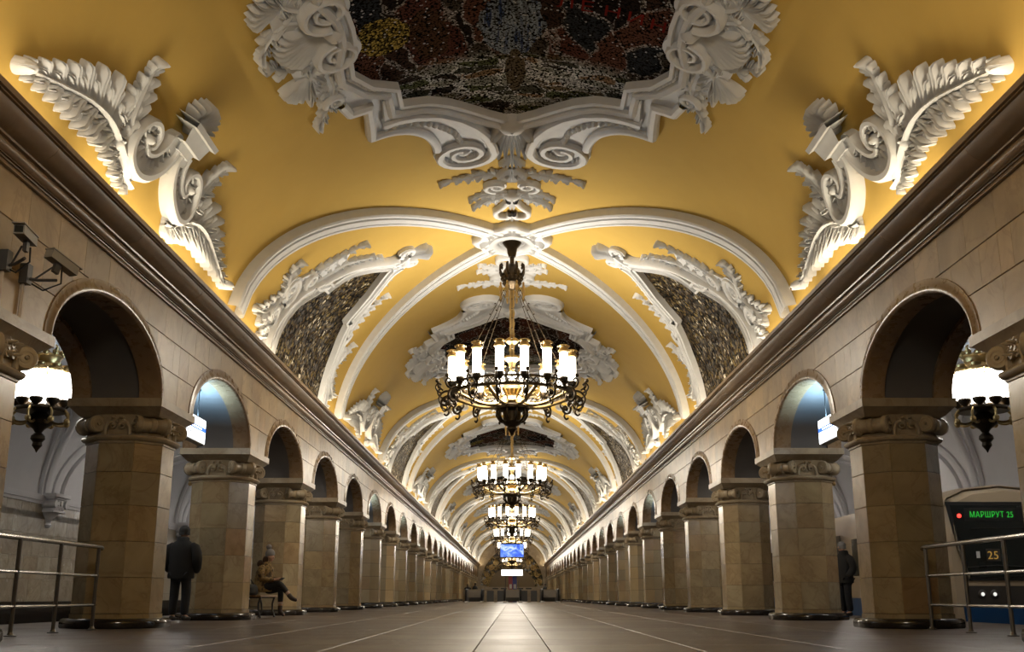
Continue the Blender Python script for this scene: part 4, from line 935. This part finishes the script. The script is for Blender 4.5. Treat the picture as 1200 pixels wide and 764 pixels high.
# ================================================================== lit signs in the arches
M['signwhite'] = emit('lit_white_sign_panel', (.86, .93, 1.0), 3.4, True); M['signblue'] = emit('lit_blue_band', (.03, .12, .75), 2.2); M['signtext'] = emit('white_sign_text', (1, 1, 1), 3.0)
def sign():
    root = empty('hanging_sign')
    MB().box(-.07, .07, -.92, .92, 3.27, 3.75).build('housing', 'camgrey', root, smooth=0)
    for sx in (-1, 1):
        x0, x1 = sorted((sx * .071, sx * .078)); MB().box(x0, x1, -.9, .9, 3.29, 3.73).build('panel', 'signwhite', root, smooth=0)
        x0, x1 = sorted((sx * .079, sx * .082)); MB().box(x0, x1, -.9, .9, 3.50, 3.58).build('blue_band', 'signblue', root, smooth=0)
        tx = MB(); random.seed(3); y = -.82
        while y < .6: L_ = random.uniform(.04, .10); tx.box(*sorted((sx * .083, sx * .085)), y, y + L_, 3.525, 3.555); y += L_ + .03
        tx.build('text_line', 'signtext', root, smooth=0)
        tx = MB(); y = -.7
        while y < .3: L_ = random.uniform(.04, .12); tx.box(*sorted((sx * .080, sx * .0815)), y, y + L_, 3.40, 3.425); y += L_ + .03
        tx.build('small_text', 'camgrey', root, smooth=0)
    for y in (-.6, .6): MB().tube([(0, y, 3.75), (0, y, 4.33)], .012, 6).lathe([(.03, 4.27), (.03, 4.325)], 8, (0, y, 0)).build('hanger', 'rubber', root)
    return root
sg0 = sign(); first = True
for s in (-1, 1):
    for n in (1, 5, 7, 9, 12, 15):
        c_ = sg0 if first else copy_tree(sg0); first = False; c_.location = (s * XC, ycol(n) + D / 2, 0)
        tag(c_, 'white lit sign with blue band hanging in the %s arch of the %s arcade' % (ordinal(n), SIDE[s]), 'sign', 'lit signs hanging in the arches')
        area('sign_light', (s * XC, ycol(n) + D / 2, 3.77), (PI, 0, 0), .12, 1.7, 95.0, (.42, .72, 1.0))

# ================================================================== railings
def railing():
    root = empty('steel_railing')
    Y0, Y1 = 11.9, 15.55
    tp = MB().tube([(0, Y0, 1.14), (0, Y1, 1.14), (0, Y1 + .06, 1.12)], .032, 10); tp.build('top_rail', 'steel', root)
    for z in (.74, .34): MB().tube([(0, Y0, z), (0, Y1, z)], .019, 8).build('mid_rail', 'steel', root)
    pm = MB().tube([(0, 0, 0), (0, 0, 1.12)], .026, 10); pm.lathe([(.07, 0), (.07, .012), (.04, .02), (.026, .05)], 12); pm_me = pm.mesh('post', 'darksteel')
    for y in (13.0, 14.2, 15.5): inst('post', pm_me, root, (0, y, 0))
    return root
rl = railing(); rl.location = (-5.88, 0, 0); tag(rl, 'low steel tube railing on the side of the standing man', 'railing', 'steel railings')
rr = copy_tree(rl); rr.location = (5.92, .1, 0); tag(rr, 'low steel tube railing in front of the train', 'railing', 'steel railings')

# ================================================================== security cameras
def cctv(label, y, yaw, pitch, col, arm):
    root = empty('security_camera', (-XW, y, 3.90)); tag(root, label, 'camera', 'security cameras')
    MB().box(0, .09, -.06, .06, -.16, .06).build('junction_box', 'camblack', root, smooth=0)
    ex = Vector((.30, arm, .02)); MB().tube([(.07, 0, -.10), (.16, arm * .3, -.10), (ex.x, ex.y, -.06)], .018, 6).tube([(.12, arm * .2, -.1), (ex.x - .05, ex.y * .85, .08)], .012, 6).build('arm', 'camblack', root)
    h = MB().box(-.055, .055, -.26, .16, -.05, .05).box(-.065, .065, -.30, .17, .05, .062)
    hs = h.build('housing', col, root, (ex.x, ex.y, .17), (pitch, 0, yaw), smooth=0)
    MB().box(-.042, .042, -.268, -.258, -.036, .036).build('lens_window', 'glass', hs, smooth=0); MB().box(-.02, .02, -.04, .04, -.16, -.05).build('mount', 'camblack', hs, smooth=0)
    MB().tube([(ex.x, ex.y + .1, .09), (ex.x - .02, ex.y + .16, -.05), (ex.x - .15, ex.y * .6 + .1, -.17), (.06, .03, -.12)], .010, 6).build('cable', 'rubber', root)
    MB().tube([(.025, 0, -.16), (.025, 0, -.64)], .02, 8).build('conduit', 'conduit', root)
cctv('pale security camera facing the viewer on the wall above the railing column', 10.62, .12, 0, 'camgrey', -.12)
cctv('grey box security camera turned along the wall beside the first arch', 11.1, PI - .35, .25, 'camgrey', .20)

# ================================================================== people
def skin(name, J, E_, mat, parent, sub=2):
    names = list(J); me = bpy.data.meshes.new(name); me.from_pydata([J[k][:3] for k in names], [(names.index(a), names.index(b)) for a, b in E_], []); me.update()
    o = bpy.data.objects.new(name, me); COL.objects.link(o); m_ = o.modifiers.new('s', 'SKIN'); m_.use_smooth_shade = True
    for i, k in enumerate(names):
        rr = J[k][3]; sv = me.skin_vertices[0].data[i]; sv.radius = rr if isinstance(rr, tuple) else (rr, rr); sv.use_root = (i == 0)
    o.modifiers.new('u', 'SUBSURF').levels = sub
    dg = bpy.context.evaluated_depsgraph_get(); dg.update(); me2 = bpy.data.meshes.new_from_object(o.evaluated_get(dg)); me2.name = name
    bpy.data.objects.remove(o); me2.materials.clear(); me2.materials.append(M[mat]); me2.polygons.foreach_set('use_smooth', [True] * len(me2.polygons))
    return inst(name, me2, parent)
def standing(label, loc, rz, k=1.0, cap='black', jacket='black', trousers='navy'):
    root = empty('person', loc, rz); root.scale = (k, k, k); tag(root, label, 'person')
    J = {'pelvis': (0, 0, .96, .13), 'belly': (0, .01, 1.12, .12), 'chest': (0, .0, 1.32, .13), 'nb': (0, -.01, 1.47, .065), 'neck': (0, .01, 1.53, .055), 'jaw': (0, .035, 1.60, .072), 'skull': (0, .02, 1.68, .092), 'crown': (0, .01, 1.75, .06), 'nose': (0, .13, 1.64, .014),
         'earl': (-.088, .02, 1.65, .016), 'earr': (.088, .02, 1.65, .016)}
    Ed = [('pelvis', 'belly'), ('belly', 'chest'), ('chest', 'nb'), ('nb', 'neck'), ('neck', 'jaw'), ('jaw', 'skull'), ('skull', 'crown'), ('skull', 'nose'), ('skull', 'earl'), ('skull', 'earr')]
    for s, q in ((-1, 'l'), (1, 'r')):
        J.update({'hip' + q: (s * .10, 0, .90, .09), 'knee' + q: (s * .115, .025, .50, .062), 'ank' + q: (s * .12, -.01, .10, .042), 'toe' + q: (s * .15, .15, .04, .035),
                  'sh' + q: (s * .19, -.01, 1.42, .065), 'el' + q: (s * .29, -.05, 1.15, .048), 'wr' + q: (s * .24, .06, .99, .036), 'ha' + q: (s * .22, .08, .93, .032)})
        Ed += [('pelvis', 'hip' + q), ('hip' + q, 'knee' + q), ('knee' + q, 'ank' + q), ('ank' + q, 'toe' + q), ('chest', 'sh' + q), ('sh' + q, 'el' + q), ('el' + q, 'wr' + q), ('wr' + q, 'ha' + q)]
    skin('body', J, Ed, 'skin', root)
    jk = MB(); RG = [(.22, .15, .80, 0), (.255, .185, .79, 0), (.262, .192, .83, 0), (.255, .19, .95, 0), (.262, .195, 1.02, 0), (.25, .188, 1.08, 0), (.262, .195, 1.17, 0), (.252, .185, 1.25, -.01), (.26, .18, 1.33, -.01), (.245, .165, 1.40, -.015), (.19, .14, 1.46, -.02), (.125, .12, 1.50, -.02), (.115, .115, 1.56, -.02), (.09, .09, 1.575, -.02)]
    jk.rings([[(rx * math.cos(2 * PI * j / 24) * (1 + .015 * math.sin(5 * j + 30 * z)), cy + ry * math.sin(2 * PI * j / 24), z) for j in range(24)] for rx, ry, z, cy in RG])
    for sd in (-1, 1):
        P3 = [(sd * .18, -.01, 1.40), (sd * .25, -.015, 1.36), (sd * .30, -.03, 1.26), (sd * .325, -.045, 1.15), (sd * .31, -.01, 1.06), (sd * .28, .06, .98), (sd * .25, .11, .94)]
        jk.tube(P3, [.085, .10, .098, .095, .092, .085, .07], 12)
    jo = jk.build('jacket', jacket, root, smooth=70); tag(jo, 'bulky black jacket')
    J = {'p': (0, 0, .92, (.17, .13))}; Ed = []
    for s, q in ((-1, 'l'), (1, 'r')): J.update({'h' + q: (s * .105, 0, .82, .105), 'k' + q: (s * .12, .02, .48, .092), 'a' + q: (s * .122, -.015, .10, .082)}); Ed += [('p', 'h' + q), ('h' + q, 'k' + q), ('k' + q, 'a' + q)]
    skin('trousers', J, Ed, trousers, root)
    for s in (-1, 1): skin('shoe', {'a': (s * .122, -.07, .06, (.05, .055)), 'b': (s * .13, .05, .055, (.05, .05)), 'c': (s * .15, .19, .04, (.05, .035))}, [('a', 'b'), ('b', 'c')], 'shoe', root)
    cp = MB().ball((0, .015, 1.70), .112, 16, 10, .92, 1.0, .85); cp.v = [(x, y, max(z, 1.625)) for x, y, z in cp.v]; cp.lathe([(.094, 1.61), (.104, 1.615), (.105, 1.66), (.098, 1.70)], 16, (0, .015, 0), False); cp.build('knit_cap', cap, root)
    return root
M['greycap'] = simple('dark_grey_knit', (.035, .035, .036), .9, 0, .3, 60)
M['palecap'] = simple('pale_grey_knit', (.20, .20, .20), .9, 0, .3, 60)
standing('person in a bulky black jacket seen from behind beside the second column', (-6.36, 21.05, 0), -.15, 1.0, 'greycap')
standing('dark-clothed person standing beside the train behind a column', (7.95, 26.2, 0), 1.9, .97, 'palecap')
for i, (x, y, k) in enumerate(((-4.75, 118, .97), (-3.75, 112, 1.0), (3.5, 116, .98))):
    standing(['distant dark figure beyond the escalators, close to the bench-side columns', 'distant dark figure standing above the bench-side escalator', 'distant dark figure beyond the train-side escalator'][i], (x, y, 0), PI + i, k)
# bench
bn = empty('bench', (-5.62, 24.55, 0)); tag(bn, 'wooden bench with black metal legs under the seated woman', 'bench')
for i in range(4): MB().cham(-.21 + .107 * i, -.21 + .107 * i + .098, -.85, .85, .445, .485, .008).build('seat_slat', 'wood', bn, smooth=0)
lg = MB().tube([(-.17, 0, .44), (-.12, 0, .30), (-.10, 0, .14), (-.18, 0, 0)], .022, 6).tube([(.17, 0, .44), (.13, 0, .3), (.14, 0, .14), (.19, 0, 0)], .022, 6).tube([(-.19, 0, .435), (.19, 0, .435)], .02, 6).mesh('leg_frame', 'rubber')
for y in (-.7, .7): inst('leg_frame', lg, bn, (0, y, 0))
# seated woman, facing the nave (+x)
t = NT('mottled_ochre_coat'); c = t.ramp(t.noise(t.co(), 9, 3), [(.40, (.045, .028, .014)), (.48, (.15, .095, .035)), (.56, (.26, .17, .06)), (.64, (.07, .045, .02))]); M['coat'] = t.set(col=c, rough=.85); M['fur'] = simple('brown_fur', (.055, .028, .014), .95, 0, .5, 60, .5, 90)
M['beanie'] = simple('grey_knit', (.23, .225, .23), .95, 0, .25, 80, .4, 120); M['boot'] = simple('dark_brown_boot', (.03, .018, .014), .6); M['sock'] = simple('pale_sock', (.45, .42, .38), .9); M['legging'] = simple('black_legging', (.010, .010, .012), .8)
wm = empty('person', (-5.55, 24.25, .05), -.25); tag(wm, 'person in a mottled ochre coat and grey bobble hat sitting cross-legged on the bench', 'person')
J = {'pelvis': (0, 0, .58, .12), 'belly': (.03, 0, .75, .105), 'chest': (.08, 0, .95, .115), 'nb': (.13, 0, 1.10, .055), 'neck': (.16, 0, 1.15, .048), 'jaw': (.215, 0, 1.20, .062), 'skull': (.20, 0, 1.285, .085), 'crown': (.18, 0, 1.35, .055), 'nose': (.295, 0, 1.235, .013), 'earl': (.19, .082, 1.25, .014), 'earr': (.19, -.082, 1.25, .014)}
Ed = [('pelvis', 'belly'), ('belly', 'chest'), ('chest', 'nb'), ('nb', 'neck'), ('neck', 'jaw'), ('jaw', 'skull'), ('skull', 'crown'), ('skull', 'nose'), ('skull', 'earl'), ('skull', 'earr')]
legs = {'l': [(.06, .09, .56, .085), (.46, .06, .56, .065), (.48, .03, .08, .045), (.60, .03, .0, .035)], 'r': [(.06, -.09, .58, .085), (.47, .0, .68, .065), (.74, .04, .36, .045), (.88, .05, .32, .034)]}
for q, L4 in legs.items():
    for nm, v_ in zip(('hip', 'knee', 'ank', 'toe'), L4): J[nm + q] = v_
    Ed += [('pelvis', 'hip' + q), ('hip' + q, 'knee' + q), ('knee' + q, 'ank' + q), ('ank' + q, 'toe' + q)]
for s, q in ((1, 'l'), (-1, 'r')):
    J.update({'sh' + q: (.09, s * .16, 1.05, .055), 'el' + q: (.14, s * .22, .80, .042), 'wr' + q: (.38, s * .07, .76, .030), 'pa' + q: (.45, s * .045, .775, .028)}); Ed += [('chest', 'sh' + q), ('sh' + q, 'el' + q), ('el' + q, 'wr' + q), ('wr' + q, 'pa' + q)]
    for i in range(4):
        y0 = s * (.02 + .016 * i); J.update({'f%d' % i + q: (.485, y0, .785, .009), 'g%d' % i + q: (.52 - .004 * i, y0 * .8, .805, .008)}); Ed += [('pa' + q, 'f%d' % i + q), ('f%d' % i + q, 'g%d' % i + q)]
    J['th' + q] = (.44, s * .01, .81, .010); Ed.append(('pa' + q, 'th' + q))
skin('body', J, Ed, 'skin', wm)
jk = MB(); RG = [(.20, .19, .50, .04), (.235, .215, .51, .05), (.225, .215, .58, .04), (.185, .185, .70, .03), (.19, .195, .78, .04), (.18, .19, .86, .06), (.185, .20, .94, .08), (.165, .19, 1.02, .10), (.12, .13, 1.08, .12), (.10, .105, 1.13, .14), (.08, .085, 1.15, .15)]
jk.rings([[(cx_ + rx * math.cos(2 * PI * j / 20), ry * math.sin(2 * PI * j / 20) * (1 + .02 * math.sin(4 * j + 20 * z)), z) for j in range(20)] for rx, ry, z, cx_ in RG])
for sd in (1, -1): jk.tube([(.09, sd * .15, 1.03), (.10, sd * .21, .97), (.11, sd * .235, .87), (.13, sd * .235, .79), (.22, sd * .17, .765), (.35, sd * .09, .755)], [.075, .082, .076, .074, .066, .052], 10)
tag(jk.build('coat', 'coat', wm, smooth=70), 'mottled ochre coat')
skin('fur_hood', {'a': (-.03, .0, 1.02, (.10, .12)), 'b': (-.0, 0, 1.10, (.11, .13)), 'c': (.05, 0, 1.16, (.085, .12))}, [('a', 'b'), ('b', 'c')], 'fur', wm)
skin('hair', {'a': (.13, 0, 1.28, (.085, .09)), 'b': (.10, 0, 1.18, (.07, .10)), 'c': (.09, 0, 1.10, (.05, .09))}, [('a', 'b'), ('b', 'c')], 'fur', wm)
bn_ = MB().ball((.185, 0, 1.325), .108, 16, 10, 1, .95, 1.05); bn_.v = [(x, y, max(z, 1.275 + (.2 - x) * -.15)) for x, y, z in bn_.v]; hat = bn_.build('bobble_hat', 'beanie', wm); MB().ball((.15, 0, 1.475), .062, 12, 8).build('bobble', 'beanie', hat)
for q, L4 in legs.items():
    skin('legging', {'h': L4[0][:3] + (.12,), 'k': L4[1][:3] + (.076,), 'a': tuple(np.array(L4[1][:3]) * .35 + np.array(L4[2][:3]) * .65) + (.056,)}, [('h', 'k'), ('k', 'a')], 'legging', wm)
    k_, a_, t_ = (np.array(L4[i][:3]) for i in (1, 2, 3)); m_ = k_ * .42 + a_ * .58
    skin('sock', {'a': tuple(m_) + (.075,), 'b': tuple(m_ * .8 + a_ * .2) + (.072,)}, [('a', 'b')], 'sock', wm, 1)
    skin('boot', {'s': tuple(m_ * .8 + a_ * .2) + (.060,), 'a': tuple(a_) + (.055,), 'm': tuple((a_ + t_) / 2) + (.045,), 't': tuple(t_) + ((.042, .032),)}, [('s', 'a'), ('a', 'm'), ('m', 't')], 'boot', wm)
bg = MB(); bg.rings([[(x * q - .0, y * q, z) for x, y in [(.17 * math.cos(a_), .24 * math.sin(a_)) for a_ in np.linspace(0, 2 * PI, 17)[:-1]]] for q, z in ((.85, .487), (1.0, .53), (.95, .64), (.7, .70), (.3, .715))], True, True, True)
bgo = bg.build('shoulder_bag', 'black', None, (-5.66, 23.74, 0)); tag(bgo, 'soft black bag lying on the bench beside the seated woman', 'bag'); MB().tube([(-.08, -.1, .70), (-.05, -.05, .80), (.0, .05, .80), (.05, .1, .70)], .012, 6).build('strap', 'black', bgo)
ph = MB().cham(-.04, .04, -.075, .075, 0, .012, .003).build('mobile_phone', 'rubber', None, (-5.06, 24.13, .83), (0, -.6, -.25), smooth=0); tag(ph, 'small dark phone in the hands of the seated woman', 'phone')

# ================================================================== metro train
TX0, TX1, TY0 = 8.62, 11.32, 21.9
tr = empty('metro_train', ((TX0 + TX1) / 2, TY0, 0)); tag(tr, 'cream and blue metro train with black windscreen stopped at the platform', 'train')
W2 = (TX1 - TX0) / 2
sec = [(-W2 + .10, -.55), (-W2, -.35), (-W2, .3), (-W2 - .02, .9), (-W2, 1.6), (-W2 + .05, 2.15), (-W2 + .22, 2.45), (-W2 + .6, 2.62), (0, 2.70)]
sec = sec + [(-x, z) for x, z in sec[::-1][1:]]
b = MB(); b.rings([[(x * q, y, z if z < 1 else 1 + (z - 1) * zq) for x, z in sec] for y, q, zq in ((.16, .955, .955), (.05, .985, .97), (.10, 1.0, .98), (.35, 1.0, 1.0), (19.2, 1, 1))], False)
n = len(sec); b.f.append(tuple(range(n))); b.f.append(tuple(range(4 * n, 5 * n))); body_m = b.mesh('car_body', 'trainbeige', 40)
nose = MB(); fr = [(x * .955, z if z < 1 else 1 + (z - 1) * .955) for x, z in sec]
nose.rings([[(x, .16, z) for x, z in fr], [(x * .97, -.02, .05 + z * .97) for x, z in fr], [(x * .9, -.10, .12 + z * .92) for x, z in fr]], False, False, False); nose.f.append(tuple(range(2 * n, 3 * n)))
for k in range(4):
    cb = inst('car_body', body_m, tr, (0, 19.6 * k, 0))
    MB().box(-W2 - .035, -W2 - .005, .4, 19.1, -.3, .42).build('blue_skirt', 'trainblue', cb, smooth=0)
    wnm = MB().box(-W2 - .04, -W2 - .01, -.7, .7, .95, 1.85).mesh('window', 'glass', 0); drm = MB().box(-W2 - .045, -W2 - .01, -.62, .62, -.05, 2.0).box(-W2 - .055, -W2 - .04, -.5, -.08, .9, 1.8).box(-W2 - .055, -W2 - .04, .08, .5, .9, 1.8).mesh('door', 'traingrey', 0)
    for j in range(4):
        inst('door', drm, cb, (0, 2.6 + 4.6 * j, 0)); 
        if j < 3: inst('window', wnm, cb, (0, 4.9 + 4.6 * j, 0))
    inst('window', wnm, cb, (0, 1.1, 0), scale=(1, .5, 1))
nose.build('nose', 'trainbeige', tr)
def fpanel(poly, y, th=.03): return MB().prism(poly, y - th, y, 'y')
fpanel([(-1.13, 2.24), (1.13, 2.24), (.86, .83), (-.86, .83)], -.11).build('windscreen', 'glass', tr, smooth=0)
fpanel([(-1.22, 2.31), (1.22, 2.31), (.93, .76), (-.93, .76)], -.095).build('windscreen_surround', 'rubber', tr, smooth=0)
fpanel([(-.93, .66), (.93, .66), (.90, .28), (-.90, .28)], -.10).build('headlight_mask', 'traingrey', tr, smooth=0)
fpanel([(-1.05, .26), (1.05, .26), (1.0, -.4), (-1.0, -.4)], -.11).build('blue_bumper', 'trainblue', tr, smooth=0)
M['headlight'] = emit('dim_headlight', (1, .98, .9), .8); M['redlamp'] = emit('red_tail_lamp', (1, .03, .02), 4.0); M['led'] = emit('green_led', (.03, .75, .06), .5); M['ledo'] = emit('amber_digits', (.75, .42, .08), .35)
for x in (-.66, -.42, .42, .66):
    hl = MB().lathe([(.01, 0), (.06, .0), (.085, .012), (.09, .03)], 14, cap=True); hl.v = [(x_ + x, -.13 - (.03 - z_), .50 + y_) for x_, y_, z_ in hl.v]; hl.build('headlight', 'darksteel', tr)
    hb = MB().ball((x, -.155, .50), .038, 10, 6); hb.build('bulb', 'headlight', tr)
for x in (-.97, .97): hb = MB().ball((x, -.145, 2.03), .042, 10, 6); hb.build('red_lamp', 'redlamp', tr)
def text_mesh(body, size, mat, parent, loc, rot=(PI / 2, 0, 0), name='lettering', shear=0, sx=1):
    tc = bpy.data.curves.new('t', 'FONT'); tc.body = body; tc.size = size; tc.align_x = 'LEFT'; tc.shear = shear; tc.extrude = .003; tc.space_character = 1.08
    tmp = bpy.data.objects.new('tmp_text', tc); COL.objects.link(tmp); dg = bpy.context.evaluated_depsgraph_get(); dg.update(); me = bpy.data.meshes.new_from_object(tmp.evaluated_get(dg)); bpy.data.objects.remove(tmp)
    me.name = name; me.materials.clear(); me.materials.append(M[mat]); return inst(name, me, parent, loc, rot, (sx, 1, 1))
text_mesh('МАРШРУТ 25', .165, 'led', tr, (-.76, -.146, 2.0), name='route_display', sx=.80)
MB().box(-.86, .45, -.143, -.138, 1.93, 2.19).build('display_window', 'rubber', tr, smooth=0)
MB().box(-.50, -.22, -.146, -.140, 1.14, 1.38).build('route_card', 'traingrey', tr, smooth=0); text_mesh('25', .22, 'ledo', tr, (-.485, -.15, 1.18), name='route_number')
MB().box(-.70, -.63, -.146, -.140, 1.20, 1.33).build('small_card', 'white', tr, smooth=0)
MB().tube([(-.9, -.15, 1.02), (-.3, -.16, 1.06), (.4, -.16, 1.02)], .01, 6).tube([(-.75, -.15, 1.78), (.6, -.15, 1.80)], .006, 6).build('wiper', 'rubber', tr)
for x in (-W2 + .17, W2 - .17): MB().tube([(x - .06 * (1 if x > 0 else -1), -.08, 2.25), (x - .13 * (1 if x > 0 else -1), -.12, 1.4), (x - .3 * (1 if x > 0 else -1), -.12, .8)], .03, 8).build('front_handrail', 'steel', tr)

# ================================================================== escalators, parapet, screens far down the nave
M['escglass'] = simple('pale_balustrade_panel', (.36, .31, .25), .3, 0, .1, 3); M['esctread'] = simple('ribbed_tread', (.10, .10, .10), .4, .6)
def escalator(x, label):
    root = empty('escalator', (x, 85, 0)); tag(root, label, 'escalator', 'escalator heads in the floor')
    pl = [(0, 0)] + [(.0 - .45 * math.cos(a_) * 0 + (-.48 + .48 * (1 - math.cos(a_ - PI / 2)) if 0 else 0), 0) for a_ in ()]
    prof_ = [(.35, .02), (.02, .12)] + [(.45 - .45 * math.cos(a_), .50 + .45 * math.sin(a_)) for a_ in np.linspace(-.3, PI / 2, 10)] + [(2.2, .95), (4.5, .95), (4.5, .02)]
    for s in (-1, 1):
        MB().prism(prof_, s * .62 - .07, s * .62 + .07, 'x').build('balustrade', 'traingrey', root, smooth=0)
        MB().tube([(s * .62, y, z + .03) for y, z in prof_[1:-1]], .07, 8).build('handrail', 'rubber', root)
        MB().box(s * .62 - .14, s * .62 + .14, -.1, 4.5, 0, .12).build('skirting', 'steel', root, smooth=0)
    for k in range(4): MB().cham(-.5, .5, .2 + .42 * k, .6 + .42 * k, 0, .02, .004).build('tread', 'esctread', root, smooth=0)
    MB().box(-.5, .5, -.25, .15, 0, .025).build('comb_plate', 'steel', root, smooth=0)
    MB().box(-.54, .54, 2.3, 2.4, .38, .93).build('inner_panel', 'escglass', root, smooth=0)
escalator(-2.95, 'escalator head with black handrails on the bench side of the far floor opening'); escalator(0.05, 'escalator head with black handrails in the middle of the far floor opening'); escalator(2.98, 'escalator head with black handrails on the train side of the far floor opening')
pp = empty('parapet', (0, 90.2, 0)); tag(pp, 'pale stone parapet with dark panels around the escalator opening', 'parapet')
MB().box(-4.0, 4.0, -.1, .15, .92, 1.03).build('coping', 'capital', pp, smooth=0)
for x in (-3.9, -2.2, -1.35, 1.4, 2.2, 3.9): MB().box(x - .14, x + .14, -.08, .12, 0, .92).build('pier', 'capital', pp, smooth=0)
for x0, x1 in ((-3.76, -2.34), (-2.06, -1.49), (-1.21, 1.26), (1.54, 2.06), (2.34, 3.76)): MB().box(x0, x1, -.02, .04, .05, .92).build('dark_panel', 'traingrey', pp, smooth=0)
t = NT('blue_screen_picture'); p = t.co(); n1 = t.noise(p, 1.4, 4, .6, 1.2); c = t.ramp(n1, [(.35, (.03, .08, .55)), (.5, (.10, .22, .80)), (.6, (.55, .65, .95)), (.7, (.15, .30, .85))]); M['screen'] = t.set(col=(0, 0, 0), em=c, es=1.3)
sc_o = empty('hanging_screen', (.0, 88, 0)); tag(sc_o, 'blue lit video screen hanging across the nave', 'screen')
MB().box(-.98, .98, -.06, .12, 3.50, 4.60).build('screen_housing', 'rubber', sc_o, smooth=0); MB().box(-.93, .93, -.075, -.061, 3.55, 4.55).build('display', 'screen', sc_o, smooth=0)
for x in (-.7, .7): MB().tube([(x, .03, 4.6), (x, .03, 9.13)], .015, 6).build('suspension_rod', 'rubber', sc_o)
M['lightbox'] = emit('white_lightbox', (1, .96, .88), 2.6)
lb = empty('lightbox_sign', (.0, 91.0, 0)); tag(lb, 'white lit sign board on posts above the middle escalator', 'sign')
MB().box(-.92, .92, -.05, .1, 2.10, 2.66).build('housing', 'darksteel', lb, smooth=0); MB().box(-.88, .88, -.066, -.051, 2.14, 2.62).build('panel', 'lightbox', lb, smooth=0)
for x in (-.55, .55): MB().tube([(x, .03, 0), (x, .03, 2.12)], .03, 8).build('post', 'darksteel', lb)
M['redsign'] = simple('red_enamel', (.30, .012, .02), .4); M['bluesign'] = simple('blue_enamel', (.02, .03, .28), .4)
ic = empty('information_column', (.05, 92, 0)); tag(ic, 'red and blue information column behind the middle escalator', 'column')
MB().box(-.35, 0, -.1, .1, .0, 2.1).build('red_half', 'redsign', ic, smooth=0); MB().box(0, .35, -.1, .1, .0, 2.1).build('blue_half', 'bluesign', ic, smooth=0)
for x in (-.17, .18): MB().box(x - .11, x + .11, -.115, -.101, 1.1, 1.45).build('white_panel', 'white', ic, smooth=0)
